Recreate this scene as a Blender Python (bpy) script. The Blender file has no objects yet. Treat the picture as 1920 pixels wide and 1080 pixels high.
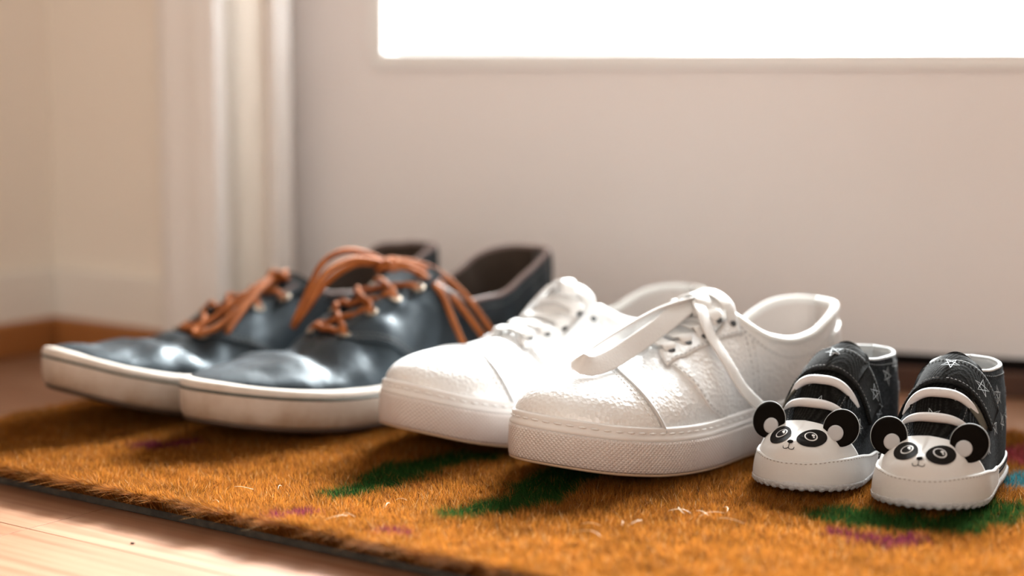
import bpy, bmesh, math, random
import numpy as np
from mathutils import Vector, Matrix, noise
from mathutils.bvhtree import BVHTree

# ---------------------------------------------------------------- camera, world, lights, exposure
SC = bpy.context.scene
COL = SC.collection
MATZ = 0.016                      # top of the doormat pile, metres above the floor
cam_data = bpy.data.cameras.new('camera')
cam_data.sensor_width = 36.0
cam_data.lens = 63.0
cam_data.clip_start = 0.01
cam_data.dof.use_dof = True
cam_data.dof.focus_distance = 0.95
cam_data.dof.aperture_fstop = 2.9
cam = bpy.data.objects.new('camera', cam_data); COL.objects.link(cam)
cam.location = (0, 0, 0.242)
cam.rotation_euler = (math.radians(90 - 7.293), 0, 0)
SC.camera = cam

world = bpy.data.worlds.new('overcast_sky'); SC.world = world
world.use_nodes = True
bg = world.node_tree.nodes['Background']
bg.inputs['Color'].default_value = (1.0, 0.985, 0.965, 1)
bg.inputs['Strength'].default_value = 1.2

def area_light(name, loc, direction, sx, sy, power, color):
    l = bpy.data.lights.new(name, 'AREA'); l.shape = 'RECTANGLE'; l.size = sx; l.size_y = sy
    l.energy = power; l.color = color
    o = bpy.data.objects.new(name, l); COL.objects.link(o)
    o.location = loc
    o.rotation_euler = Vector(direction).to_track_quat('-Z', 'Y').to_euler()
    return o
# daylight falling in through the door's window
area_light('window_daylight', (0.80, 3.0, 1.30), (-0.35, -0.94, -0.56), 1.2, 0.55, 800, (0.98, 0.99, 1.0))
# added fill light, unseen behind the camera, brightens what faces it
area_light('room_fill', (0.6, -3.55, 1.05), (0, 1, 0), 3.0, 2.0, 27, (1.0, 0.975, 0.95))

SC.view_settings.view_transform = 'Standard'
SC.view_settings.look = 'None'
SC.view_settings.gamma = 1.0
SC.view_settings.use_curve_mapping = False
SC.view_settings.exposure = 0.12
# ---------------------------------------------------------------- helpers
def shader(name, color, rough=.6, metal=0., spec=.5, var=None, vscale=20., bump=None, coat=0., sheen=0.):
    """plain procedural material: base colour, optional noise variation (colour2), optional noise bump (scale, strength, distance)"""
    m = bpy.data.materials.new(name); m.use_nodes = True
    nt = m.node_tree; b = nt.nodes['Principled BSDF']
    b.inputs['Base Color'].default_value = (*color, 1)
    b.inputs['Roughness'].default_value = rough
    b.inputs['Metallic'].default_value = metal
    b.inputs['Specular IOR Level'].default_value = spec
    b.inputs['Coat Weight'].default_value = coat
    b.inputs['Coat Roughness'].default_value = .3
    b.inputs['Sheen Weight'].default_value = sheen
    tc = nt.nodes.new('ShaderNodeTexCoord')
    if var is not None:
        n = nt.nodes.new('ShaderNodeTexNoise'); n.inputs['Scale'].default_value = vscale; n.inputs['Detail'].default_value = 6
        nt.links.new(tc.outputs['Object'], n.inputs['Vector'])
        r = nt.nodes.new('ShaderNodeValToRGB')
        r.color_ramp.elements[0].position = .35; r.color_ramp.elements[0].color = (*color, 1)
        r.color_ramp.elements[1].position = .7; r.color_ramp.elements[1].color = (*var, 1)
        nt.links.new(n.outputs['Fac'], r.inputs['Fac']); nt.links.new(r.outputs['Color'], b.inputs['Base Color'])
    if bump is not None:
        n2 = nt.nodes.new('ShaderNodeTexNoise'); n2.inputs['Scale'].default_value = bump[0]; n2.inputs['Detail'].default_value = 4
        nt.links.new(tc.outputs['Object'], n2.inputs['Vector'])
        bp = nt.nodes.new('ShaderNodeBump'); bp.inputs['Strength'].default_value = bump[1]; bp.inputs['Distance'].default_value = bump[2]
        nt.links.new(n2.outputs['Fac'], bp.inputs['Height']); nt.links.new(bp.outputs['Normal'], b.inputs['Normal'])
    return m

def node(nt, kind, **kw):
    n = nt.nodes.new(kind)
    for k, v in kw.items():
        if k in n.inputs: n.inputs[k].default_value = v
        else: setattr(n, k, v)
    return n

def math_node(nt, op, a, b=None):
    n = nt.nodes.new('ShaderNodeMath'); n.operation = op
    for i, v in enumerate((a, b)):
        if v is None: continue
        if isinstance(v, (int, float)): n.inputs[i].default_value = v
        else: nt.links.new(v, n.inputs[i])
    return n.outputs[0]

def mesh(name, V, Fc, mat, parent=None, smooth=True, m=1, uv=None, merge=0., kind=None, label=None):
    V = np.array(V, float).reshape(-1, 3).copy()
    if m < 0:
        V[:, 1] *= -1
        Fc = [tuple(reversed(f)) for f in Fc]
    me = bpy.data.meshes.new(name)
    me.from_pydata(V.tolist(), [], [tuple(int(i) for i in f) for f in Fc])
    if uv is not None:
        ul = me.uv_layers.new(name='UVMap')
        vi = np.empty(len(me.loops), int); me.loops.foreach_get('vertex_index', vi)
        ul.data.foreach_set('uv', np.array(uv, float)[vi].ravel())
    if merge > 0:
        bm = bmesh.new(); bm.from_mesh(me); bmesh.ops.remove_doubles(bm, verts=bm.verts, dist=merge); bm.to_mesh(me); bm.free()
    if smooth: me.polygons.foreach_set('use_smooth', [True]*len(me.polygons))
    me.materials.append(mat); me.update()
    o = bpy.data.objects.new(name, me); COL.objects.link(o)
    if parent is not None: o.parent = parent
    if kind: o['kind'] = kind
    if label: o['label'] = label
    return o

def empty(name, loc, rz, label, cat, group=None):
    o = bpy.data.objects.new(name, None); COL.objects.link(o); o.empty_display_size = .02
    o.location = loc; o.rotation_euler = (0, 0, rz); o['label'] = label; o['category'] = cat
    if group: o['group'] = group
    return o

def prism(plan, z0, z1, bev=0.):
    """vertical prism over a plan polygon (counter-clockwise), edges chamfered by bev"""
    bm = bmesh.new()
    lo = [bm.verts.new((x, y, z0)) for x, y in plan]; hi = [bm.verts.new((x, y, z1)) for x, y in plan]
    n = len(plan)
    bm.faces.new(list(reversed(lo))); bm.faces.new(hi)
    for i in range(n): bm.faces.new((lo[i], lo[(i+1) % n], hi[(i+1) % n], hi[i]))
    bmesh.ops.recalc_face_normals(bm, faces=bm.faces)
    if bev > 0: bmesh.ops.bevel(bm, geom=list(bm.edges), offset=bev, segments=2, affect='EDGES', profile=.5)
    V = [v.co[:] for v in bm.verts]; bm.verts.index_update(); F = [[v.index for v in f.verts] for f in bm.faces]; bm.free()
    return V, F

def join(*vf):
    V = []; F = []
    for v, f in vf:
        o = len(V); V += [tuple(p) for p in v]; F += [tuple(i + o for i in q) for q in f]
    return V, F

def tube(pts, r, seg=10, closed=False, cap=True):
    p = np.array(pts, float); n = len(p)
    rr = np.broadcast_to(np.asarray(r, float), (n,))
    if closed: t = np.roll(p, -1, 0) - np.roll(p, 1, 0)
    else: t = np.gradient(p, axis=0)
    t /= np.maximum(np.linalg.norm(t, axis=1), 1e-9)[:, None]
    ref = np.array([0, 0, 1.]) if abs(t[0][2]) < .9 else np.array([1., 0, 0])
    u = np.cross(t[0], ref); u /= np.linalg.norm(u); V = []
    for i in range(n):
        u = u - t[i]*np.dot(u, t[i]); u /= max(np.linalg.norm(u), 1e-9)
        w = np.cross(t[i], u)
        for k in range(seg):
            a = 2*math.pi*k/seg; V.append(p[i] + rr[i]*(u*math.cos(a) + w*math.sin(a)))
    F = []
    for i in range(n if closed else n-1):
        j = (i+1) % n
        for k in range(seg): F.append((i*seg+k, i*seg+(k+1) % seg, j*seg+(k+1) % seg, j*seg+k))
    if cap and not closed:
        F.append(tuple(range(seg-1, -1, -1))); F.append(tuple(range((n-1)*seg, n*seg)))
    return V, F

def ribbon(pts, width, nrm, thick=.0008):
    """flat lace: pts along the centre, nrm = face normals per point"""
    p = np.array(pts, float); n = len(p); N = np.array(nrm, float)
    if N.ndim == 1: N = np.tile(N, (n, 1))
    t = np.gradient(p, axis=0); t /= np.linalg.norm(t, axis=1)[:, None]
    w = np.broadcast_to(np.asarray(width, float), (n,)); V = []
    for i in range(n):
        s = np.cross(t[i], N[i]); s /= max(np.linalg.norm(s), 1e-9); q = np.cross(s, t[i])
        for a, b in ((-.5, -.35), (-.42, -.5), (.42, -.5), (.5, -.35), (.5, .35), (.42, .5), (-.42, .5), (-.5, .35)):
            V.append(p[i] + s*a*w[i] + q*b*thick)
    F = [(i*8+k, i*8+(k+1) % 8, (i+1)*8+(k+1) % 8, (i+1)*8+k) for i in range(n-1) for k in range(8)]
    F += [tuple(range(7, -1, -1)), tuple(range((n-1)*8, n*8))]
    return V, F

def grid_faces(nc, nr, closed=False, flip=False):
    F = []
    for i in range(nc if closed else nc-1):
        j = (i+1) % nc
        for k in range(nr-1):
            f = (i*nr+k, j*nr+k, j*nr+k+1, i*nr+k+1)
            F.append(tuple(reversed(f)) if flip else f)
    return F

def panel(last, phi, s0, s1, ns, off, thick=.0012, phi2=None):
    """a piece of the upper: the patch phi x [s0,s1] of the last, laid at distance off, with real thickness"""
    nc = len(phi); k = np.linspace(0, 1, ns)
    ph = np.repeat(np.asarray(phi)[:, None], ns, 1)
    if phi2 is not None: ph = ph*(1-k) + np.asarray(phi2)[:, None]*k
    s0 = np.broadcast_to(s0, (nc,)); s1 = np.broadcast_to(s1, (nc,))
    s = s0[:, None]*(1-k) + s1[:, None]*k
    A = last.SN(ph, s, off).reshape(-1, 3); B = last.SN(ph, s, off - thick).reshape(-1, 3)
    n = nc*ns
    g = grid_faces(nc, ns)
    c = A[g[len(g)//2][0]]; q = [A[i] for i in g[len(g)//2]]
    nn = np.cross(q[1]-q[0], q[3]-q[0]); o = c - B[g[len(g)//2][0]]
    flip = np.dot(nn, o) < 0
    F = grid_faces(nc, ns, flip=flip) + [tuple(i+n for i in f) for f in grid_faces(nc, ns, flip=not flip)]
    rim = [i*ns for i in range(nc)] + [(nc-1)*ns+j for j in range(1, ns)] + [i*ns+ns-1 for i in range(nc-2, -1, -1)] + [j for j in range(ns-2, 0, -1)]
    for a, b in zip(rim, rim[1:] + rim[:1]):
        f = (a, a+n, b+n, b)
        F.append(f if not flip else tuple(reversed(f)))
    return np.vstack([A, B]), F

def band(last, prof, scale_in=0.):
    """closed strip round the outline; prof = list of (outward offset, z array per outline point)"""
    N = last.N; V = np.zeros((N, len(prof), 3)); UV = np.zeros((N, len(prof), 2))
    arc = np.r_[0, np.cumsum(np.linalg.norm(np.diff(last.P, axis=0), axis=1))]
    for j, (o, z) in enumerate(prof):
        V[:, j, :2] = last.P + last.nrm*np.asarray(o)[..., None] if np.ndim(o) else last.P + last.nrm*o
        V[:, j, 2] = z
        UV[:, j, 0] = arc; UV[:, j, 1] = z
    return V.reshape(-1, 3), grid_faces(N, len(prof), closed=True), UV.reshape(-1, 2)

def plate(last, o, z, up=True):
    """surface filling the outline (offset o), at heights z per outline point, ribbed to a centre spine"""
    N = last.N; A = last.P + last.nrm*o
    P, x, rx, R, z0, H, n = last.par(np.arange(N))
    cx = np.clip(last.P[:, 0], .06*last.L, .9*last.L)
    B = np.c_[cx, interp(cx/last.L, last.ycl)*last.L]
    V = []
    nr = 6
    for i in range(N):
        for k in range(nr):
            t = k/(nr-1); V.append((*(A[i]*(1-t) + B[i]*t), z[i] if np.ndim(z) else z))
    # centre heights follow the same rule as the rim
    return V, grid_faces(N, nr, closed=True, flip=not up)

def stitches(last, phi, s, off, r=.00035, dash=.0022, gap=.0013, seg=5):
    P = last.SN(phi, s, off); d = np.r_[0, np.cumsum(np.linalg.norm(np.diff(P, axis=0), axis=1))]
    out = []; q = 0.
    while q + dash < d[-1]:
        t = np.linspace(q, q + dash, 4)
        pts = np.c_[tuple(np.interp(t, d, P[:, k]) for k in range(3))]
        out.append(tube(pts, [r*.5, r, r, r*.5], seg)); q += dash + gap
    return join(*out) if out else ([], [])

def bvh_of(*vf):
    V, F = join(*vf); return BVHTree.FromPolygons([Vector(v) for v in V], F)

def drop(bvh, x, y, lift=0.):
    h = bvh.ray_cast(Vector((x, y, .5)), Vector((0, 0, -1)))
    return (x, y, (h[0].z if h[0] is not None else 0) + lift)

def snap(bvh, p, lift):
    c, n, i, d = bvh.find_nearest(Vector(p))
    v = Vector(p)
    if n.z < -.2: n = -n
    return np.array(c + n*lift), np.array(n)

def disc(center, nrm, up, rx, ry, thick, seg=28, bev=.25, shape=None):
    """rounded flat disc lying across nrm, half axes rx (across) and ry (along up)"""
    n = Vector(nrm).normalized(); u = Vector(up); u = (u - n*u.dot(n)).normalized(); r = u.cross(n)
    V = []; F = []; rings = [(1-bev, -.5), (1, -.25), (1, .25), (1-bev, .5)]
    for f, h in rings:
        for k in range(seg):
            a = 2*math.pi*k/seg; V.append(np.array(Vector(center) + r*(rx*f*math.cos(a)) + u*(ry*f*math.sin(a)) + n*h*thick))
    for j in range(3):
        for k in range(seg): F.append((j*seg+k, j*seg+(k+1) % seg, (j+1)*seg+(k+1) % seg, (j+1)*seg+k))
    F.append(tuple(range(seg-1, -1, -1))); F.append(tuple(range(3*seg, 4*seg)))
    return V, F

def torus(center, nrm, R, r, seg=18, sub=8):
    n = Vector(nrm).normalized(); u = n.orthogonal().normalized(); w = n.cross(u)
    pts = [np.array(Vector(center) + (u*math.cos(a) + w*math.sin(a))*R) for a in np.linspace(0, 2*math.pi, seg, endpoint=False)]
    return tube(pts, r, sub, closed=True)

def decal(bvh, frame, poly, lift=.0003, rings=4):
    """flat print: closed outline poly (2-D, metres) laid on a surface at frame (origin, right, up)"""
    o, r, u = (np.array(v, float) for v in frame); nrm = np.cross(r, u)
    poly = np.array(poly, float); c = poly.mean(0); V = []; n = len(poly)
    def put(q):
        p = o + r*q[0] + u*q[1]
        h = bvh.ray_cast(Vector(p + nrm*.03), Vector(-nrm))
        if h[0] is None: h = bvh.find_nearest(Vector(p))
        nn = np.array(h[1]); nn = nn if np.dot(nn, nrm) > 0 else -nn
        return np.array(h[0]) + nn*lift
    V.append(put(c))
    for k in range(1, rings+1):
        for q in poly: V.append(put(c + (q-c)*k/rings))
    F = [(0, 1+i, 1+(i+1) % n) for i in range(n)]
    for k in range(rings-1):
        for i in range(n):
            a = 1+k*n+i; b = 1+k*n+(i+1) % n; F.append((a, a+n, b+n, b))
    return V, F

def decal_line(bvh, frame, pts, w, lift=.0004, sub=4):
    o, r, u = (np.array(v, float) for v in frame); nrm = np.cross(r, u)
    P = []
    pts = np.array(pts, float)
    for a, b in zip(pts[:-1], pts[1:]):
        for t in np.linspace(0, 1, sub, endpoint=False): P.append(a*(1-t) + b*t)
    P.append(pts[-1]); P = np.array(P); t = np.gradient(P, axis=0); t /= np.maximum(np.linalg.norm(t, axis=1), 1e-9)[:, None]
    V = []
    for q, d in zip(P, t):
        s = np.array([-d[1], d[0]])
        for e in (-.5, .5):
            p2 = q + s*e*w; p = o + r*p2[0] + u*p2[1]
            h = bvh.ray_cast(Vector(p + nrm*.03), Vector(-nrm))
            if h[0] is None: h = bvh.find_nearest(Vector(p))
            nn = np.array(h[1]); nn = nn if np.dot(nn, nrm) > 0 else -nn
            V.append(np.array(h[0]) + nn*lift)
    return V, [(2*i, 2*i+1, 2*i+3, 2*i+2) for i in range(len(P)-1)]
# ---------------------------------------------------------------- shoe geometry kit (pure numpy)
def interp(x, pts):
    px = [p[0] for p in pts]; py = [p[1] for p in pts]
    # monotone-ish smooth interpolation (cubic hermite)
    x = np.asarray(x, float); px = np.array(px, float); py = np.array(py, float)
    d = np.diff(py) / np.diff(px)
    m = np.empty(len(px)); m[0] = d[0]; m[-1] = d[-1]
    for i in range(1, len(px) - 1):
        m[i] = 0 if d[i-1] * d[i] <= 0 else 2 * d[i-1] * d[i] / (d[i-1] + d[i])
    xc = np.clip(x, px[0], px[-1])
    k = np.clip(np.searchsorted(px, xc, side='right') - 1, 0, len(px) - 2)
    h = px[k+1] - px[k]; t = (xc - px[k]) / h
    return ((2*t**3 - 3*t**2 + 1) * py[k] + (t**3 - 2*t**2 + t) * h * m[k]
            + (-2*t**3 + 3*t**2) * py[k+1] + (t**3 - t**2) * h * m[k+1])

def closed_spline(pts, n):
    p = np.array(pts, float); m = len(p); out = []
    for i in range(m):
        p0, p1, p2, p3 = p[i-1], p[i], p[(i+1) % m], p[(i+2) % m]
        for t in np.linspace(0, 1, 24, endpoint=False):
            out.append(.5 * (2*p1 + (p2-p0)*t + (2*p0-5*p1+4*p2-p3)*t*t + (3*p1-p0-3*p2+p3)*t**3))
    out = np.array(out)
    c = np.vstack([out, out[:1]])
    s = np.r_[0, np.cumsum(np.linalg.norm(np.diff(c, axis=0), axis=1))]
    q = np.linspace(0, s[-1], n, endpoint=False)
    return np.c_[np.interp(q, s, c[:, 0]), np.interp(q, s, c[:, 1])]

def open_spline(pts, n):
    p = np.array(pts, float)
    p = np.vstack([2*p[0]-p[1], p, 2*p[-1]-p[-2]]); out = []
    for i in range(1, len(p) - 2):
        p0, p1, p2, p3 = p[i-1], p[i], p[i+1], p[i+2]
        for t in np.linspace(0, 1, 16, endpoint=False):
            out.append(.5 * (2*p1 + (p2-p0)*t + (2*p0-5*p1+4*p2-p3)*t*t + (3*p1-p0-3*p2+p3)*t**3))
    out.append(p[-2]); out = np.array(out)
    s = np.r_[0, np.cumsum(np.linalg.norm(np.diff(out, axis=0), axis=1))]
    q = np.linspace(0, s[-1], n)
    return np.c_[tuple(np.interp(q, s, out[:, k]) for k in range(out.shape[1]))]

class Last:
    """Foot form: outline point P(phi) at the sole, carried up and inwards to a ridge point R(phi)."""
    def __init__(self, L, outline, ywide, z0, H, nexp, ra, rb, ycl, wob=None, N=240):
        self.L = L
        o = closed_spline([(a*L, b*L*ywide) for a, b in outline], N)
        if np.sum(o[:, 0]*np.roll(o[:, 1], -1) - np.roll(o[:, 0], -1)*o[:, 1]) < 0: o = o[::-1].copy()
        self.P = o; self.N = N
        self.x = o[:, 0] / L
        self.z0 = z0; self.H = H; self.n = nexp; self.ra = ra; self.rb = rb; self.ycl = ycl; self.wob = wob
        t = np.roll(o, -1, 0) - np.roll(o, 1, 0)
        t /= np.linalg.norm(t, axis=1)[:, None]
        self.nrm = np.c_[t[:, 1], -t[:, 0]]          # outward for a counter-clockwise outline
        area = np.sum(o[:, 0]*np.roll(o[:, 1], -1) - np.roll(o[:, 0], -1)*o[:, 1])
        if area < 0: self.nrm *= -1
        self.itoe = int(np.argmax(self.x)); self.iheel = int(np.argmin(self.x))
    def par(self, phi):
        """phi: float outline index"""
        phi = np.asarray(phi, float); i = np.floor(phi).astype(int); f = phi - i
        P = self.P[i % self.N]*(1-f)[..., None] + self.P[(i+1) % self.N]*f[..., None]
        x = P[..., 0] / self.L
        rx = self.ra + (self.rb - self.ra) * x
        R = np.stack([rx*self.L, interp(rx, self.ycl)*self.L], -1)
        return P, x, rx, R, interp(x, self.z0), interp(rx, self.H), interp(x, self.n)
    def S(self, phi, s):
        phi, s = np.broadcast_arrays(np.asarray(phi, float), np.asarray(s, float))
        P, x, rx, R, z0, H, n = self.par(phi)
        a = np.clip(s, 0, 1) * np.pi/2
        ch = 1 - np.power(np.clip(np.cos(a), 0, 1), 2/n)
        sv = np.power(np.clip(np.sin(a), 0, 1), 2/n)
        xy = P + (R - P) * ch[..., None]
        H = interp(xy[..., 0] / self.L, self.H)
        z = z0 + (H - z0) * sv
        Q = np.concatenate([xy, z[..., None]], -1)
        if self.wob is not None: Q = self.wob(Q, phi, s)
        return Q
    def SN(self, phi, s, off):
        phi, s = np.broadcast_arrays(np.asarray(phi, float), np.asarray(s, float))
        e = .4; d = .012
        sa = np.clip(s - d, 0, .985); sb = np.clip(s + d, .015, .995)
        A = self.S(phi + e, np.clip(s, 0, .985)) - self.S(phi - e, np.clip(s, 0, .985)); B = self.S(phi, sb) - self.S(phi, sa)
        Nn = np.cross(A, B); Nn /= np.maximum(np.linalg.norm(Nn, axis=-1), 1e-12)[..., None]
        return self.S(phi, s) + Nn * np.asarray(off)[..., None] if np.ndim(off) else self.S(phi, s) + Nn * off
    def s_at_z(self, phi, z):
        P, x, rx, R, z0, H, n = self.par(phi)
        for _ in range(8):
            fr = np.clip((z - z0) / np.maximum(H - z0, 1e-5), 0, 1)
            a = np.arcsin(fr**(n/2))
            ch = 1 - np.power(np.clip(np.cos(a), 0, 1), 2/n)
            H = interp((P[..., 0] + (R[..., 0] - P[..., 0])*ch) / self.L, self.H)
        return a * 2/np.pi
    def s_at_w(self, phi, w):
        P, x, rx, R, z0, H, n = self.par(phi)
        d = np.linalg.norm(P - R, axis=-1)
        return np.arccos(np.clip(w/np.maximum(d, 1e-6), 0, 1)**(n/2)) * 2/np.pi
    def phis(self, x0, x1, n, side):
        """n outline indices on one side (+1 = y>0) with x fraction running x0..x1"""
        idx = np.arange(self.N*4) / 4.
        P = self.par(idx)[0]; x = P[:, 0]/self.L
        i0 = self.iheel*4; seq = [(i0 + k) % (self.N*4) for k in range(self.N*4)]
        it = self.itoe*4; up = (it - i0) % (self.N*4)
        a = np.array(seq[:up+1]); b = np.array([(i0 - k) % (self.N*4) for k in range(self.N*4 - up + 1)])
        mid = a[len(a)//2]
        br = a if P[mid, 1] > P[i0, 1] else b
        if side < 0: br = b if br is a else a
        u = idx[br]
        u = np.unwrap(u, period=self.N)
        xs = np.maximum.accumulate(x[br])
        return np.interp(np.linspace(x0, x1, n), xs, u)

SHOE_OUT = [(0, 0), (.025, .068), (.11, .105), (.28, .112), (.45, .125), (.60, .150), (.74, .160), (.86, .138), (.945, .088), (.99, .020),
            (.992, -.045), (.945, -.100), (.86, -.135), (.74, -.147), (.60, -.132), (.45, -.108), (.28, -.100), (.11, -.098), (.025, -.064)]
BABY_OUT = [(0, 0), (.025, .12), (.11, .195), (.28, .222), (.46, .232), (.60, .245), (.74, .252), (.86, .222), (.95, .145), (.995, .04),
            (.995, -.06), (.95, -.160), (.86, -.228), (.74, -.252), (.60, -.235), (.46, -.21), (.28, -.20), (.11, -.18), (.025, -.115)]
# ---------------------------------------------------------------- materials of the setting
def wall_paint(name, color): return shader(name, color, .75, spec=.3, bump=(60, .08, .002))
M_WALL = wall_paint('wall_paint', (.86, .775, .68))
M_TRIM = shader('trim_paint', (.84, .79, .755), .5, spec=.4)
M_SKIRT = shader('skirting_paint', (.82, .76, .69), .5, spec=.4)
M_DOOR = shader('door_paint', (.88, .835, .825), .45, spec=.4, bump=(40, .04, .002))
M_BEAD = shader('bead_paint', (.90, .89, .88), .4)
M_DARKWOOD = shader('dark_stained_wood', (.075, .026, .010), .6, var=(.05, .017, .007), vscale=14)
M_STRIP = shader('stained_moulding', (.36, .130, .030), .6, var=(.27, .092, .020), vscale=10)
M_RUBBER = shader('black_rubber', (.006, .004, .0035), .95, spec=.03)
M_CEIL = shader('ceiling_paint', (.82, .80, .77), .8)

def glass_pane_material():
    m = bpy.data.materials.new('window_glass'); m.use_nodes = True; nt = m.node_tree
    for n in list(nt.nodes): nt.nodes.remove(n)
    out = nt.nodes.new('ShaderNodeOutputMaterial'); mx = nt.nodes.new('ShaderNodeMixShader')
    tr = nt.nodes.new('ShaderNodeBsdfTransparent'); gl = nt.nodes.new('ShaderNodeBsdfGlossy'); fr = nt.nodes.new('ShaderNodeFresnel')
    tr.inputs[0].default_value = (.97, .985, .98, 1); gl.inputs['Roughness'].default_value = .02; fr.inputs['IOR'].default_value = 1.45
    nt.links.new(fr.outputs[0], mx.inputs[0]); nt.links.new(tr.outputs[0], mx.inputs[1]); nt.links.new(gl.outputs[0], mx.inputs[2])
    nt.links.new(mx.outputs[0], out.inputs[0]); return m
M_GLASS = glass_pane_material()

def laminate_material():
    m = bpy.data.materials.new('beech_laminate'); m.use_nodes = True; nt = m.node_tree; b = nt.nodes['Principled BSDF']
    b.inputs['Roughness'].default_value = .5; b.inputs['Specular IOR Level'].default_value = .25
    oi = nt.nodes.new('ShaderNodeObjectInfo'); tc = nt.nodes.new('ShaderNodeTexCoord')
    mp = nt.nodes.new('ShaderNodeMapping'); mp.inputs['Scale'].default_value = (6, 160, 20)
    nt.links.new(tc.outputs['Object'], mp.inputs['Vector'])
    off = nt.nodes.new('ShaderNodeVectorMath'); off.operation = 'ADD'
    cmb = nt.nodes.new('ShaderNodeCombineXYZ'); k = math_node(nt, 'MULTIPLY', oi.outputs['Random'], 37.)
    nt.links.new(k, cmb.inputs[0]); nt.links.new(k, cmb.inputs[1])
    nt.links.new(mp.outputs[0], off.inputs[0]); nt.links.new(cmb.outputs[0], off.inputs[1])
    n = node(nt, 'ShaderNodeTexNoise', Scale=1., Detail=7.); nt.links.new(off.outputs[0], n.inputs['Vector'])
    r = nt.nodes.new('ShaderNodeValToRGB')
    r.color_ramp.elements[0].position = .3; r.color_ramp.elements[0].color = (.225, .092, .042, 1)
    r.color_ramp.elements[1].position = .62; r.color_ramp.elements[1].color = (.30, .158, .088, 1)
    nt.links.new(n.outputs['Fac'], r.inputs['Fac'])
    mx = nt.nodes.new('ShaderNodeMix'); mx.data_type = 'RGBA'; mx.blend_type = 'MULTIPLY'; mx.inputs[0].default_value = 1
    r2 = nt.nodes.new('ShaderNodeValToRGB'); r2.color_ramp.elements[0].color = (.74, .62, .52, 1); r2.color_ramp.elements[1].color = (1.0, 1.05, 1.15, 1)
    nt.links.new(oi.outputs['Random'], r2.inputs['Fac'])
    nt.links.new(r.outputs['Color'], mx.inputs[6]); nt.links.new(r2.outputs['Color'], mx.inputs[7])
    nt.links.new(mx.outputs[2], b.inputs['Base Color'])
    return m
M_LAM = laminate_material()
M_SUBFLOOR = shader('subfloor', (.10, .045, .02), .8)

# ---------------------------------------------------------------- the setting
def U(a): return np.array([math.cos(math.radians(a)), math.sin(math.radians(a))])
uW = U(-36.5); vW = U(53.5)                       # along the door-side wall / away from the camera
uD = U(-18.0); vD = U(72.0)                       # along the door leaf / outwards
CORNER = np.array([-.386, 1.505])
DOOR0 = np.array([-.181, 1.476])                   # hinge edge of the leaf, inner face

def struct(o): o['kind'] = 'structure'; return o
def P2(*pts): return [tuple(p) for p in pts]

# floor: a base with one child per laminate strip
fb, ff = prism([(-2.2, -3.8), (2.9, -3.8), (2.9, 2.4), (-2.2, 2.4)], -.03, -.0065)
floor = struct(mesh('floor', fb, ff, M_SUBFLOOR, smooth=False))
rng = random.Random(7)
plank_mesh = {}
uF = U(-36.0); vF = U(54.0)
seam = np.array([-.251, .907])                     # the end joint seen in front of the mat
SW = .066
def plank(a0, a1, b0):
    ln = round(a1 - a0, 3)
    if ln not in plank_mesh:
        V, F = prism([(0, 0), (ln - .0004, 0), (ln - .0004, SW - .0004), (0, SW - .0004)], -.0065, 0, bev=.00025)
        o = mesh('plank', V, F, M_LAM, floor, smooth=False); plank_mesh[ln] = o.data
    else:
        o = bpy.data.objects.new('plank', plank_mesh[ln]); COL.objects.link(o); o.parent = floor
    p = seam + uF*a0 + vF*b0
    o.location = (p[0], p[1], 0); o.rotation_euler = (0, 0, math.radians(-36.0))
for row in range(-14, 16):
    lens = [.36, .42, .48, .30]
    a = {0: 0.0, -1: -.30, 1: -.17, -2: -.08}.get(row, -rng.uniform(0, .4))
    a -= .84 if row < 3 else 1.2
    b0 = -.0 + row*SW
    # strips left and right of the joint at the seam
    x = a
    if row == 0: marks = [-1.32, -.84, -.42, 0, .36, .84, 1.2, 1.62, 2.1]
    elif row == -1: marks = [-1.35, -.93, -.47, 0, .42, .84, 1.26, 1.68]
    else: marks = [x - .42 + .42*i for i in range(9)]
    for m0, m1 in zip(marks[:-1], marks[1:]): plank(m0, m1, b0)

# walls: thick blocks standing behind their faces
def wall_block(a, b, out, t=.12, z0=0, z1=2.4):
    a, b, out = map(np.array, (a, b, out)); return prism(P2(a, b, b + out*t, a + out*t), z0, z1)
WB_END = CORNER + uW*.148
lw_end = CORNER - vW*2.0
struct(mesh('wall_left', *wall_block(lw_end, CORNER + vW*.12, -uW), M_WALL, smooth=False))
struct(mesh('wall_back', *wall_block(CORNER, WB_END, vW), M_WALL, smooth=False))
def skirting(a, b, inn, z0, z1, d):
    a, b, inn = map(np.array, (a, b, inn))
    return prism(P2(a + inn*d, b + inn*d, b, a), z0, z1, bev=.0025)
struct(mesh('baseboard_left', *skirting(lw_end, CORNER, uW, .0, .068, .010), M_SKIRT, smooth=False))
struct(mesh('baseboard_back', *skirting(CORNER + uW*.010, WB_END, -vW, .0, .068, .010), M_SKIRT, smooth=False))
struct(mesh('trim_1', *skirting(lw_end, CORNER, uW*1.0, 0, .0275, .022), M_STRIP, smooth=False))
struct(mesh('trim_2', *skirting(CORNER + uW*.024, WB_END - uW*.006, -vW, 0, .0275, .022), M_STRIP, smooth=False))
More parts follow.
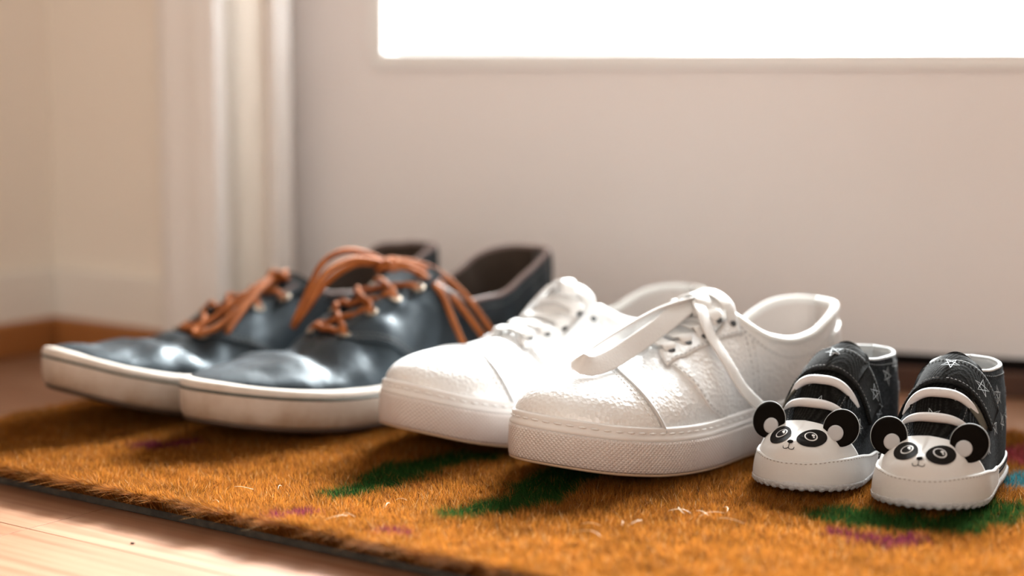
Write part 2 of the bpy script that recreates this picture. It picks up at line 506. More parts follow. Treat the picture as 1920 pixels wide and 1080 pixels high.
# door casing on the room side, the jamb and its stop
c0 = WB_END; c1 = WB_END + uW*.057
struct(mesh('trim_3', *prism(P2(c0 - vW*.016, c0 + uW*.014 - vW*.020, c0 + uW*.030 - vW*.016, c1 - uW*.012 - vW*.016, c1 - vW*.010, c1 + vW*.02, c0 + vW*.02), 0, 2.2, bev=.002), M_TRIM, smooth=False))
j0 = c1 + vW*.0
struct(mesh('trim_4', *prism(P2(j0 - uW*.010, j0, j0 + vW*.046, j0 + vW*.046 - uW*.010), 0, 2.2, bev=.0015), M_WALL, smooth=False))
j1 = j0 + vW*.046
struct(mesh('trim_5', *prism(P2(j1 - uW*.02, j1 + uW*.009, j1 + uW*.009 + vW*.020, j1 - uW*.02 + vW*.020), 0, 2.2, bev=.002), M_TRIM, smooth=False))
struct(mesh('trim_6', *prism(P2(j1 - uW*.035 + vW*.021, DOOR0 - uD*.004 - vD*.004, DOOR0 - uD*.004 + vD*.05, j1 - uW*.035 + vW*.09), 0, 2.2), M_WALL, smooth=False))
DW = .86; DT = .045; DH = 2.02; ZB = .024
dr = bpy.data.objects.new('door_1', None); COL.objects.link(dr); dr['kind'] = 'structure'
dr.location = (DOOR0[0], DOOR0[1], 0); dr.rotation_euler = (0, 0, math.radians(-18.0))
def dbox(name, x0, x1, y0, y1, z0, z1, mat, bev=.0015, par=None):
    V, F = prism([(x0, y0), (x1, y0), (x1, y1), (x0, y1)], z0, z1, bev)
    return mesh(name, V, F, mat, par or dr, smooth=False)
WX0, WX1, WZ0, WZ1 = .083, DW - .083, .243, 1.90
dbox('bottom_rail', .0, DW, 0, DT, ZB, WZ0 - .006, M_DOOR, 0)
dbox('stile', 0, WX0 - .008, 0, DT, WZ0 - .006, DH, M_DOOR, 0)
dbox('stile', WX1 + .008, DW, 0, DT, WZ0 - .006, DH, M_DOOR, 0)
dbox('top_rail', WX0 - .008, WX1 + .008, 0, DT, WZ1 + .008, DH, M_DOOR, 0)
pane = dbox('pane', WX0 - .004, WX1 + .004, .020, .024, WZ0 - .004, WZ1 + .004, M_GLASS, 0)
for nm, x0, x1, z0, z1 in (('glazing_bead', WX0 - .010, WX1 + .010, WZ0 - .0085, WZ0 + .0035), ('glazing_bead', WX0 - .010, WX1 + .010, WZ1, WZ1 + .010),
                           ('glazing_bead', WX0 - .013, WX0, WZ0 + .0035, WZ1), ('glazing_bead', WX1, WX1 + .013, WZ0 + .0035, WZ1)):
    dbox(nm, x0, x1, -.004, .016, z0, z1, M_BEAD, .0012)
dbox('outer_bead', WX0 - .008, WX1 + .008, .028, .044, WZ0 - .004, WZ0 + .004, M_BEAD, .001)
dbox('bottom_seal', .002, DW - .002, .004, DT - .004, .0195, ZB, M_RUBBER, 0)
th = struct(mesh('trim_7', *prism([(-.02, -.034), (DW + .05, -.034), (DW + .05, DT + .03), (-.02, DT + .03)], 0, .0185, bev=.0015), M_DARKWOOD, smooth=False))
th.location = dr.location; th.rotation_euler = dr.rotation_euler
tp = mesh('weather_strip', *prism([(-.01, -.026), (DW + .04, -.026), (DW + .04, .002), (-.01, .002)], .0183, .0215, bev=.001), M_RUBBER, th, smooth=False)
# wall beyond the door, over it, and the room round the camera
D1 = DOOR0 + uD*(DW + .003)
struct(mesh('trim_8', *prism(P2(D1 - vD*.012, D1 + uD*.07 - vD*.012, D1 + uD*.07 + vD*.03, D1 + vD*.03), 0, 2.2, bev=.002), M_TRIM, smooth=False))
# rebates behind the leaf close its edges
for e0, e1 in ((DOOR0 - uD*.035, DOOR0 + uD*.012), (D1 - uD*.015, D1 + uD*.03)):
    struct(mesh('trim_10' if e0[0] < 0 else 'trim_11', *prism(P2(e0 + vD*(DT + .001), e1 + vD*(DT + .001), e1 + vD*(DT + .03), e0 + vD*(DT + .03)), 0, 2.2), M_TRIM, smooth=False))
D2 = D1 + uD*.07; RW = D2 + uD*1.1
struct(mesh('wall_right', *wall_block(D2, RW, vD), M_WALL, smooth=False))
struct(mesh('wall_over_door', *wall_block(WB_END - vW*.02, WB_END + uW*.09 - vW*.02, vW, .16, 2.2, 2.4), M_WALL, smooth=False))
struct(mesh('trim_9', *wall_block(DOOR0 - uD*.02, D2, vD, .10, DH + .004, 2.4), M_WALL, smooth=False))
struct(mesh('wall_side', *wall_block(lw_end, np.array([-1.6, -3.8]), (-1., 0)), M_WALL, smooth=False))
struct(mesh('wall_far', *wall_block(RW, np.array([2.5, -3.8]), (1., 0)), M_WALL, smooth=False))
struct(mesh('wall_front', *prism([(-2.2, -3.9), (2.7, -3.9), (2.7, -3.8), (-2.2, -3.8)], 0, 2.4), M_WALL, smooth=False))  # unseen end wall, added so sky light enters only by the door window
struct(mesh('ceiling', *prism([(-2.3, -3.8), (2.9, -3.8), (2.9, 2.0), (-2.3, 2.0)], 2.4, 2.5), M_CEIL, smooth=False))
# ---------------------------------------------------------------- doormat
def coir_material():
    m = bpy.data.materials.new('coir_fibre'); m.use_nodes = True; nt = m.node_tree; b = nt.nodes['Principled BSDF']
    a = nt.nodes.new('ShaderNodeAttribute'); a.attribute_name = 'dye_and_shade'
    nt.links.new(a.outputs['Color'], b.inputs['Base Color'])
    b.inputs['Roughness'].default_value = .8; b.inputs['Specular IOR Level'].default_value = .06
    # thin plant fibre lets light through
    tr = nt.nodes.new('ShaderNodeBsdfTranslucent'); mx = nt.nodes.new('ShaderNodeMixShader'); mx.inputs[0].default_value = .5
    nt.links.new(a.outputs['Color'], tr.inputs['Color']); out = nt.nodes['Material Output']
    nt.links.new(b.outputs[0], mx.inputs[1]); nt.links.new(tr.outputs[0], mx.inputs[2]); nt.links.new(mx.outputs[0], out.inputs['Surface'])
    return m
M_COIR = coir_material()
M_BACK = shader('mat_backing', (.030, .027, .022), .85, var=(.06, .052, .042), vscale=180, bump=(400, .5, .001))
M_COIRBASE = shader('coir_base', (.06, .022, .006), .9, var=(.03, .011, .004), vscale=300)
M_HAIR = shader('loose_fibre', (.80, .62, .38), .5)

MAT_A = np.array([-.376, 1.062]); MAT_W = .76; MAT_D = .432; MANG = -36.0
uM = U(MANG); vM = U(MANG + 90)
DYES = {'green': (.022, .062, .012), 'maroon': (.13, .016, .040), 'teal': (.035, .17, .20), 'pink': (.34, .060, .068)}
PATTERN = [                                           # painted motifs: capsules on the mat (x1, y1, x2, y2, radius)
    ('green', -.093, .926, -.069, .948, .009), ('green', -.075, .954, -.054, .984, .014), ('green', -.060, .989, -.019, 1.021, .014),
    ('green', -.034, .887, .000, .899, .0095), ('green', -.006, .903, .014, .918, .014), ('green', .014, .930, .036, .987, .018),
    ('maroon', -.117, .884, -.104, .888, .0055), ('maroon', -.065, .853, -.052, .850, .005), ('maroon', -.219, 1.046, -.195, 1.055, .008),
    ('green', .166, .884, .181, .874, .018), ('green', .181, .874, .221, .863, .016), ('green', .221, .863, .254, .895, .016),
    ('maroon', .156, .853, .163, .848, .0045), ('maroon', .166, .838, .176, .840, .006), ('maroon', .179, .831, .189, .836, .006),
    ('maroon', .195, .836, .202, .832, .004), ('teal', .272, .957, .320, .975, .016), ('pink', .293, 1.020, .331, 1.040, .020),
    ('green', .30, .90, .34, .93, .014), ('maroon', .31, .80, .33, .79, .006)]
doormat = empty('doormat', (MAT_A[0], MAT_A[1], 0), math.radians(MANG), 'orange-brown coir doormat with dark green, maroon, pink and teal motifs under the shoes', 'doormat')
mesh('backing', *prism([(.002, .002), (MAT_W - .002, .002), (MAT_W - .002, MAT_D - .002), (.002, MAT_D - .002)], .0002, .0048, bev=.0008), M_BACK, doormat, smooth=False, label='dark rubbery backing layer showing along the mat edge')
mesh('pile_base', *prism([(.004, .004), (MAT_W - .004, .004), (MAT_W - .004, MAT_D - .004), (.004, MAT_D - .004)], .0049, .0085, bev=.001), M_COIRBASE, doormat, smooth=False)

def vnoise(x, y, sc, seed):
    """cheap value noise on a lattice"""
    r = np.random.default_rng(seed).random((97, 97)); X = x*sc; Y = y*sc
    i = np.floor(X).astype(int); j = np.floor(Y).astype(int); fx = X - i; fy = Y - j
    fx = fx*fx*(3-2*fx); fy = fy*fy*(3-2*fy); i %= 97; j %= 97; i1 = (i+1) % 97; j1 = (j+1) % 97
    return (r[i, j]*(1-fx)*(1-fy) + r[i1, j]*fx*(1-fy) + r[i, j1]*(1-fx)*fy + r[i1, j1]*fx*fy)

def coir_pile():
    g = np.random.default_rng(11)
    # thicker sampling towards the front edge (near the camera), thin at the back
    n = 470000
    a = g.random(n)*MAT_W; b = g.random(n)**1.35*MAT_D
    wx = MAT_A[0] + uM[0]*a + vM[0]*b; wy = MAT_A[1] + uM[1]*a + vM[1]*b
    keep = (np.abs(wx) < .335*wy + .03) | (g.random(n) < .45)      # a thinner pile on the far corner of the mat
    a, b, wx, wy = a[keep], b[keep], wx[keep], wy[keep]
    # fringe along the front and left edges
    ne = 14000
    ea = g.random(ne)*MAT_W; eb = np.abs(g.normal(0, .0028, ne))
    la = np.abs(g.normal(0, .004, 5000)); lb = g.random(5000)*MAT_D
    a = np.r_[a, ea, la]; b = np.r_[b, eb, lb]
    wx = MAT_A[0] + uM[0]*a + vM[0]*b; wy = MAT_A[1] + uM[1]*a + vM[1]*b
    n = len(a)
    clump = vnoise(a, b, 260, 3); big = vnoise(a, b, 40, 4); big2 = vnoise(a + 9, b + 5, 75, 8)
    hgt = .0082 + .0022*clump + .0012*big + .0012*g.random(n)
    ang = g.random(n)*2*np.pi
    lean = np.abs(g.normal(0, .46, n))
    lx = np.cos(ang)*lean + (vnoise(a, b, 150, 5) - .5)*.75; ly = np.sin(ang)*lean + (vnoise(a, b, 150, 6) - .5)*.75
    # fibres at the edges splay outwards and reach lower
    ef = np.exp(-b/.009); lf = np.exp(-a/.007)
    tuft = vnoise(a, b, 90, 31)
    ly -= ef*(.22 + 1.25*tuft*g.random(n)); lx -= lf*(.10 + .75*g.random(n)); lx += ef*(vnoise(a, b, 110, 33) - .5)*.9
    hgt *= 1 + .12*np.maximum(ef, lf)*(g.random(n) - .4)
    stray = (ef > .35) & (g.random(n) < .10)
    ly = np.where(stray, ly - .9*g.random(n), ly)
    # pressed down under the soles
    for hx, hy, ps, L in ((.0173, 1.2691, 227.2, .300), (-.0612, 1.2932, 221.2, .300), (.1925, 1.1182, 223.7, .2495), (.1201, 1.1776, 221.1, .2495),
                          (.2593, .9951, 243.5, .1242), (.2112, 1.0300, 237.5, .1247)):
        c_, s_ = math.cos(math.radians(ps)), math.sin(math.radians(ps))
        u = ((wx - hx)*c_ + (wy - hy)*s_)/L; v = np.abs(-(wx - hx)*s_ + (wy - hy)*c_)/L
        under = (u > -.02) & (u < .84) & (v < (.19 if L < .2 else .135))
        hgt = np.where(under, np.minimum(hgt, .0084), hgt)
    z0 = np.full(n, .0052)
    wid = .00028 + .00022*g.random(n)
    wid *= 1 + .8*np.clip((wy - 1.0)/.25, 0, 1)
    pa = g.random(n)*np.pi; dx = np.cos(pa)*wid*.5; dy = np.sin(pa)*wid*.5
    V = np.zeros((n, 5, 3), np.float32)
    mx = a + lx*hgt*.35; my = b + ly*hgt*.35; mz = z0 + hgt*.62
    tx = a + lx*hgt*1.05 + g.normal(0, .0006, n); ty = b + ly*hgt*1.05 + g.normal(0, .0006, n); tz = z0 + hgt*(1.06 - .20*np.clip(np.hypot(lx, ly), 0, 2.2))
    tz = np.maximum(tz, .0035)
    V[:, 0] = np.c_[a - dx, b - dy, z0]; V[:, 1] = np.c_[a + dx, b + dy, z0]
    V[:, 2] = np.c_[mx - dx*.8, my - dy*.8, mz]; V[:, 3] = np.c_[mx + dx*.8, my + dy*.8, mz]; V[:, 4] = np.c_[tx, ty, tz]
    base = np.arange(n)[:, None]*5
    T = (base[:, :, None] + np.array([[0, 1, 3], [0, 3, 2], [2, 3, 4]])[None]).reshape(-1, 3).astype(np.int32)
    # dye
    tone = .55 + .75*g.random(n); tone *= .8 + .4*big2
    c = np.stack([.330*tone, .118*tone*(.9 + .2*g.random(n)), .018*tone*(.8 + .5*g.random(n))], 1)
    pale = g.random(n) < .035; c[pale] = np.array([.50, .30, .13])*(.8 + .4*g.random(pale.sum()))[:, None]
    brown = g.random(n) < .12; c[brown] *= .40
    jx = wx + (vnoise(a, b, 210, 21) - .5)*.010 + g.normal(0, .0010, n); jy = wy + (vnoise(a, b, 210, 22) - .5)*.010 + g.normal(0, .0010, n)
    for col, x1, y1, x2, y2, r in PATTERN:
        ex, ey = x2 - x1, y2 - y1; t = np.clip(((jx - x1)*ex + (jy - y1)*ey)/(ex*ex + ey*ey), 0, 1)
        inside = np.hypot(jx - x1 - t*ex, jy - y1 - t*ey) < r
        inside &= g.random(n) < .95
        c[inside] = np.array(DYES[col])*(.55 + .9*g.random(inside.sum()))[:, None]
    me = bpy.data.meshes.new('pile'); nv = n*5
    me.vertices.add(nv); me.vertices.foreach_set('co', V.reshape(-1))
    me.loops.add(T.size); me.loops.foreach_set('vertex_index', T.reshape(-1))
    nf = len(T); me.polygons.add(nf); me.polygons.foreach_set('loop_start', np.arange(0, nf*3, 3, dtype=np.int32))
    me.update(calc_edges=True)
    at = me.color_attributes.new('dye_and_shade', 'FLOAT_COLOR', 'POINT')
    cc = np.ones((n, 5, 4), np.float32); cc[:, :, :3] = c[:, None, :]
    cc[:, 0:2, :3] *= .70; cc[:, 2:4, :3] *= .88  # painted shade: fibre colour darkens towards the root
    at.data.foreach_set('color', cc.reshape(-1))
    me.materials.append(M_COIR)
    o = bpy.data.objects.new('pile', me); COL.objects.link(o); o.parent = doormat; o['kind'] = 'stuff'
    o['label'] = 'dense bristly coir pile with dyed motifs'
coir_pile()

def loose_fibres():
    g = random.Random(5); parts = []
    inv = lambda x, y: (float(np.dot(np.array([x, y]) - MAT_A, uM)), float(np.dot(np.array([x, y]) - MAT_A, vM)))
    spots = [(.083, .884), (.092, .878), (.060, .868), (.10, .872), (-.13, .93), (-.06, .90), (.03, .85), (-.08, .872)]
    for x, y in spots:
        for k in range(2):
            a, b = inv(x + g.uniform(-.008, .008), y + g.uniform(-.008, .008))
            if b < .003: continue
            th = g.uniform(0, 6.28); c = g.uniform(-90, 90); p = []; q = np.array([a, b]); L = g.uniform(.006, .016)
            for i in range(9):
                p.append((q[0], q[1], .0160 + .0012*math.sin(i/8*math.pi))); q = q + L/8*np.array([math.cos(th), math.sin(th)]); th += c*L/8
            parts.append(tube(p, .00011, 5))
    # little curled ring of fibre by the front edge
    a, b = inv(-.152, .912)
    for (ca, cb, R) in ((a, max(b, .002), .0020),):
        parts.append(tube([(ca + R*1.4*math.cos(t), cb - .004 + R*.5*math.sin(t), .0125 + R*math.sin(t)) for t in np.linspace(0, 6.6, 20)], .00022, 5))
    mesh('loose_fibre', *join(*parts), M_HAIR, doormat, kind='stuff', label='pale loose curled fibres lying on the pile')
loose_fibres()
# ---------------------------------------------------------------- shoe materials
def dirty_rubber(name, base, dirt, zdirt, amount=1., pattern=0., ztop=None, zpat=None):
    """rubber sidewall: base colour, scuffed dirt towards the bottom edge (UV v = height), optional pressed diamond texture"""
    m = bpy.data.materials.new(name); m.use_nodes = True; nt = m.node_tree; b = nt.nodes['Principled BSDF']
    b.inputs['Roughness'].default_value = .5; b.inputs['Specular IOR Level'].default_value = .4
    uv = nt.nodes.new('ShaderNodeUVMap'); tc = nt.nodes.new('ShaderNodeTexCoord')
    sp = nt.nodes.new('ShaderNodeSeparateXYZ'); nt.links.new(uv.outputs[0], sp.inputs[0])
    n = node(nt, 'ShaderNodeTexNoise', Scale=38., Detail=6., Roughness=.65); nt.links.new(tc.outputs['Object'], n.inputs['Vector'])
    f = math_node(nt, 'DIVIDE', sp.outputs[1], zdirt); f = math_node(nt, 'SUBTRACT', 1., f); f = math_node(nt, 'MAXIMUM', f, 0.)
    nn = math_node(nt, 'SUBTRACT', n.outputs['Fac'], .40); nn = math_node(nt, 'MULTIPLY', nn, 3.2)
    g = math_node(nt, 'ADD', math_node(nt, 'MULTIPLY', f, 1.1), math_node(nt, 'MULTIPLY', nn, .45)); g = math_node(nt, 'MULTIPLY', g, amount)
    cl = nt.nodes.new('ShaderNodeClamp'); nt.links.new(g, cl.inputs[0])
    mx = nt.nodes.new('ShaderNodeMix'); mx.data_type = 'RGBA'; mx.inputs[6].default_value = (*base, 1); mx.inputs[7].default_value = (*dirt, 1)
    nt.links.new(cl.outputs[0], mx.inputs[0]); col = mx.outputs[2]
    if pattern > 0:
        k = 2*math.pi/.0048
        a = math_node(nt, 'SINE', math_node(nt, 'MULTIPLY', math_node(nt, 'ADD', sp.outputs[0], sp.outputs[1]), k))
        c = math_node(nt, 'SINE', math_node(nt, 'MULTIPLY', math_node(nt, 'SUBTRACT', sp.outputs[0], sp.outputs[1]), k))
        h = math_node(nt, 'MULTIPLY', a, c)
        h = math_node(nt, 'MAXIMUM', math_node(nt, 'ABSOLUTE', h), .12)
        if zpat is not None:
            lim = math_node(nt, 'LESS_THAN', sp.outputs[1], zpat); h = math_node(nt, 'MULTIPLY', h, lim)
        bp = nt.nodes.new('ShaderNodeBump'); bp.inputs['Strength'].default_value = pattern; bp.inputs['Distance'].default_value = .0009
        nt.links.new(h, bp.inputs['Height']); nt.links.new(bp.outputs['Normal'], b.inputs['Normal'])
        # pits of the texture tinted darker
        pit = math_node(nt, 'SUBTRACT', 1., math_node(nt, 'MULTIPLY', h, 1.6)); pc = nt.nodes.new('ShaderNodeClamp'); nt.links.new(pit, pc.inputs[0])
        pit = math_node(nt, 'MULTIPLY', pc.outputs[0], .30)
        m2 = nt.nodes.new('ShaderNodeMix'); m2.data_type = 'RGBA'; m2.inputs[7].default_value = (dirt[0]*1.05, dirt[1]*1.0, dirt[2]*1.0, 1)
        nt.links.new(pit, m2.inputs[0]); nt.links.new(col, m2.inputs[6]); col = m2.outputs[2]
    nt.links.new(col, b.inputs['Base Color'])
    return m

M_LEATHER = shader('dark_waxed_leather', (.012, .016, .020), .47, var=(.022, .029, .035), vscale=30, spec=.42, bump=(170, .35, .0012))
M_LEATHER.node_tree.nodes['Principled BSDF'].inputs['Specular Tint'].default_value = (.66, .86, 1.0, 1)
M_LEATHER2 = shader('dark_lining', (.045, .028, .018), .85, sheen=.1)
M_BROWNEDGE = shader('collar_leather', (.20, .135, .12), .6)
M_LACE = shader('tan_leather_lace', (.31, .092, .020), .75, var=(.22, .060, .013), vscale=90, spec=.15)
M_SOLE_D = dirty_rubber('worn_cream_rubber', (.70, .64, .58), (.33, .22, .14), .030, .75)
M_STRIPE = shader('dark_green_stripe', (.012, .032, .028), .5)
M_GUM = shader('dark_gum_rubber', (.055, .028, .015), .6, bump=(200, .4, .001))
M_THREAD_D = shader('grey_thread', (.16, .16, .16), .7)
M_METAL = shader('aged_brass_eyelet', (.28, .22, .16), .4, metal=.8)
M_INSOLE_D = shader('dark_insole', (.05, .032, .022), .8)

def foil_material():
    m = bpy.data.materials.new('silver_white_foil'); m.use_nodes = True; nt = m.node_tree; b = nt.nodes['Principled BSDF']
    tc = nt.nodes.new('ShaderNodeTexCoord')
    v = node(nt, 'ShaderNodeTexVoronoi', Scale=420.); v.feature = 'F1'; nt.links.new(tc.outputs['Object'], v.inputs['Vector'])
    n = node(nt, 'ShaderNodeTexNoise', Scale=120., Detail=5.); nt.links.new(tc.outputs['Object'], n.inputs['Vector'])
    h = math_node(nt, 'ADD', v.outputs['Distance'], math_node(nt, 'MULTIPLY', n.outputs['Fac'], 1.2))
    bp = nt.nodes.new('ShaderNodeBump'); bp.inputs['Strength'].default_value = .38; bp.inputs['Distance'].default_value = .0011
    nt.links.new(h, bp.inputs['Height']); nt.links.new(bp.outputs['Normal'], b.inputs['Normal'])
    b.inputs['Base Color'].default_value = (.80, .80, .80, 1); b.inputs['Metallic'].default_value = .25; b.inputs['Roughness'].default_value = .38
    return m
M_FOIL = foil_material()
M_WHITE_FABRIC = shader('white_fabric', (.86, .85, .83), .8, bump=(500, .3, .0006))
M_WHITE_LACE = shader('white_flat_lace', (.74, .725, .71), .8, bump=(700, .4, .0006))
M_WHITE_LINING = shader('pale_grey_lining', (.66, .61, .58), .85, bump=(400, .3, .0006))
M_WHITE_BIND = shader('white_binding', (.83, .83, .81), .6)
M_SOLE_W = dirty_rubber('textured_white_rubber', (.74, .71, .69), (.48, .34, .28), .022, .50, pattern=.5)
M_SOLE_W2 = shader('smooth_white_rubber', (.78, .76, .745), .45, var=(.70, .66, .64), vscale=30)
M_SOLE_W3 = shader('tan_outsole', (.45, .30, .20), .6)
M_PIPE = shader('grey_piping', (.55, .55, .55), .45)
M_HOLE = shader('dark_hole', (.06, .065, .07), .7)
M_THREAD_W = shader('white_thread', (.82, .81, .80), .7)

# ---------------------------------------------------------------- full-size sneakers
def dark_sneaker(pos, psi, m, spring, sag, label, laces):
    L = .300
    zb = [(0, .003), (.06, .0), (.62, .0), (.75, spring*.14), (.88, spring*.5), (1.0, spring)]
    zt = [(x, z + .0265) for x, z in zb]
    dz = spring - .012
    H = [(.1, .125), (.25, .113), (.36, .099 - sag*.9), (.42, .0905 - sag), (.51, .080 - sag), (.58, .0715 - sag*.85), (.66, .0565 - sag*.6), (.75, .0465 + dz*.15), (.84, .0435 + dz*.25), (.95, .0415 + dz*.8)]
    ne = [(0, 4.5), (.12, 4.), (.3, 2.6), (.5, 2.0), (.7, 2.1), (.85, 2.5), (1, 2.7)]
    yc = [(0, 0), (.5, .004), (.75, .001), (1, -.03)]
    def wob(Q, phi, s):
        f = Q[..., 0]/L; k = np.clip((s - .2)/.3, 0, 1)
        g = np.exp(-((f - .73 - .25*Q[..., 1]/L)/.030)**2)*.0042 - np.exp(-((f - .80)/.035)**2)*.0016 + np.exp(-((f - .665 + .2*Q[..., 1]/L)/.014)**2)*.0016
        Q = Q.copy(); Q[..., 2] -= g*k
        w = np.sin(Q[..., 0]*210 + Q[..., 1]*150 + 1.3*np.sin(Q[..., 2]*130))*np.sin(Q[..., 1]*95 - Q[..., 0]*60)
        Q[..., 2] += .0008*w*np.clip(s*2, 0, 1)*(f < .9); Q[..., 1] += .0007*w*np.sign(Q[..., 1])
        return Q
    la = Last(L, SHOE_OUT, .98, [(x, z - .004) for x, z in zt], H, ne, .10, .84, yc, wob)
    root = empty('leather_sneaker', (*pos, MATZ - .0015), math.radians(psi), label, 'shoe', 'pair of dark leather sneakers with tan laces')
    xs = la.x; ZB = interp(xs, zb); ZT = interp(xs, zt)
    def put(name, vf, mat, par=root, **kw):
        if len(vf) == 3: kw['uv'] = vf[2]
        return mesh(name, vf[0], vf[1], mat, par, m=m, **kw)
    # sole
    tread = [(i, ZB) for i in (-.010,)]
    put('outsole', join(band(la, [(-.006, ZB), (.0005, ZB), (.0022, ZB + .0012), (.0024, ZB + .0032), (-.003, ZB + .0034)])[:2], plate(la, -.006, ZB, up=False)), M_GUM, label='dark gum rubber outsole')
    V, F, UV = band(la, [(-.003, ZB + .003), (.0022, ZB + .0031), (.0036, ZB + .0055), (.0043, ZB + .011), (.0042, ZB + .018), (.0040, ZT - .0032), (.0032, ZT - .0008), (.0015, ZT), (-.003, ZT - .0002)])
    UV[:, 1] = np.tile([.003, .003, .0055, .011, .018, .023, .0255, .0265, .0265], la.N)
    mid = put('midsole', (V, F, UV), M_SOLE_D, label='worn cream rubber sidewall')
    put('stripe', band(la, [(.0039, ZT - .0062), (.0046, ZT - .0060), (.0046, ZT - .0046), (.0039, ZT - .0044)])[:2], M_STRIPE, mid, label='thin dark green line round the sidewall')
    put('insole', plate(la, -.006, ZT - .006), M_INSOLE_D)
    # upper
    top = [(0, .094), (.05, .093), (.14, .083), (.24, .070), (.33, .0685), (.40, .078), (.46, .095), (.6, .2)]
    wsl = [(.38, .017), (.45, .0150), (.75, .0095), (.9, .006)]
    XF = .745
    def smax(ph):
        P, x = la.par(ph)[:2]
        a = la.s_at_z(ph, interp(x, top)); b = la.s_at_w(ph, interp(x, wsl))
        return np.where(x > .37, np.minimum(a, b), a)
    pa = la.phis(.40, .999, 46, 1); pb = la.phis(.40, .999, 46, -1); pb = np.unwrap(pb, period=la.N)
    def vamp_top(ph):
        x = la.par(ph)[1]
        return np.where(x < XF, smax(ph)*.97, 1.0)
    put('vamp', join(panel(la, pa, 0., vamp_top(pa), 34, 0., .0014), panel(la, pb, 0., vamp_top(pb), 34, 0., .0014)), M_LEATHER, merge=.0004)
    bv = [panel(la, pa, 0., vamp_top(pa), 34, 0., .0014), panel(la, pb, 0., vamp_top(pb), 34, 0., .0014)]
    low = [(0, 0), (.44, .0), (.50, .06), (.58, .28), (.66, .56), (.72, .76), (XF, .84)]
    for side in (1, -1):
        ph = la.phis(0., XF, 70, side); sm = smax(ph); x = la.par(ph)[1]
        s0 = np.minimum(interp(x, low), sm - .04)
        q = panel(la, ph, s0, sm, 22, .0014, .0016); bv.append(q)
        quarter = put('quarter', q, M_LEATHER)
        put('lining', panel(la, la.phis(0., .50, 46, side), 0., smax(la.phis(0., .50, 46, side))*.985, 16, -.0006, .0012), M_LEATHER2, quarter, label='dark brown fabric lining')
        # double row of stitching along the quarter's front edge and under the collar
        k = x > .44
        st = [stitches(la, ph[k], np.minimum(s0[k] + d, sm[k]), .0016) for d in (.035, .075)]
        kt = (x > .02) & (x < .40)
        st += [stitches(la, ph[kt], sm[kt] - .05, .0016)]
        kk = (x > .45) & (x < .72)
        st += [stitches(la, ph[kk], sm[kk] - .035, .0016)]
        put('stitching', join(*st), M_THREAD_D, quarter, kind='stuff')
        # collar piping
        kc = x <= .47
        put('collar_piping', tube(la.SN(ph[kc], sm[kc], .0006), .0017, 8), M_BROWNEDGE, quarter, label='brown leather edge of the collar')
    hp = np.unwrap(np.r_[la.phis(0, .035, 8, 1)[::-1], la.phis(0, .035, 8, -1)[1:]], period=la.N)
    put('heel_tab', panel(la, hp, .04, smax(hp)*.97, 16, .0026, .0018), M_LEATHER)
    # tongue: a padded leaf under the laces that rises out of the throat
    tv = []
    for i, rx in enumerate(np.linspace(.70, .395, 26)):
        hz = float(interp(rx, H)) - .0028 + max(0, (.46 - rx))*.03
        w = .012 + .010*min(1, i/12)
        for j in np.linspace(-1, 1, 11): tv.append((rx*L, float(interp(rx, yc))*L + j*w, hz - .0065*j*j*(1 if i < 18 else .6)))
    nv = len(tv); tv2 = [(a, b, c - .003) for a, b, c in tv]
    tf = grid_faces(26, 11); tng = (tv + tv2, tf + [tuple(reversed([i + nv for i in f])) for f in tf])
    rim = [i*11 for i in range(26)] + [25*11 + j for j in range(1, 11)] + [i*11 + 10 for i in range(24, -1, -1)] + [j for j in range(9, 0, -1)]
    tng[1].extend([(a, b, b + nv, a + nv) for a, b in zip(rim, rim[1:] + rim[:1])])
    put('tongue', tng, M_LEATHER); bv.append(tng)
    B = bvh_of(*bv)
    # eyelets and the crossed laces
    rows = [.66, .59, .525, .46]
    eye = {}
    for i, rx in enumerate(rows):
        for sd in (1, -1):
            w = float(interp((rx - .10)/.74, wsl)) + .0062
            p = drop(B, rx*L, float(interp(rx, yc))*L + sd*w)
            c, n = snap(B, p, .0004); eye[(i, sd)] = (c, n)
            put('eyelet', torus(c, n, .0032, .0010), M_METAL)
    def lace_path(a, b, lift):
        A, Bb = eye[a][0], eye[b][0]; pts = []
        for t in np.linspace(0, 1, 14):
            q = A*(1-t) + Bb*t; d = drop(B, q[0], q[1])
            e = math.sin(math.pi*t)
            z = max(d[2] + .0011 + lift*min(1, e*2.2), q[2] - .001 + .003*e)
            if t in (0, 1): z = d[2] - .0012
            pts.append((q[0], q[1], z))
        return open_spline(pts, 26)
    put('lace', tube(lace_path((0, -1), (0, 1), .0012), .0020, 9), M_LACE)
    for i in range(len(rows) - 1):
        put('lace', tube(lace_path((i, -1), (i+1, 1), .0004), .0018, 9), M_LACE)
        put('lace', tube(lace_path((i, 1), (i+1, -1), .0022), .0018, 9), M_LACE)
    for name, pts, r in laces:
        put(name, tube(open_spline(pts, 64), r, 10), M_LACE)
    return root, la, B

def lace_knot(c, r=.0055):
    return [(c[0] + r*(math.sin(t) + 2*math.sin(2*t))*.5, c[1] + r*(math.cos(t) - 2*math.cos(2*t))*.5, c[2] - r*math.sin(3*t)*.5) for t in np.linspace(0, 6.283, 24)]

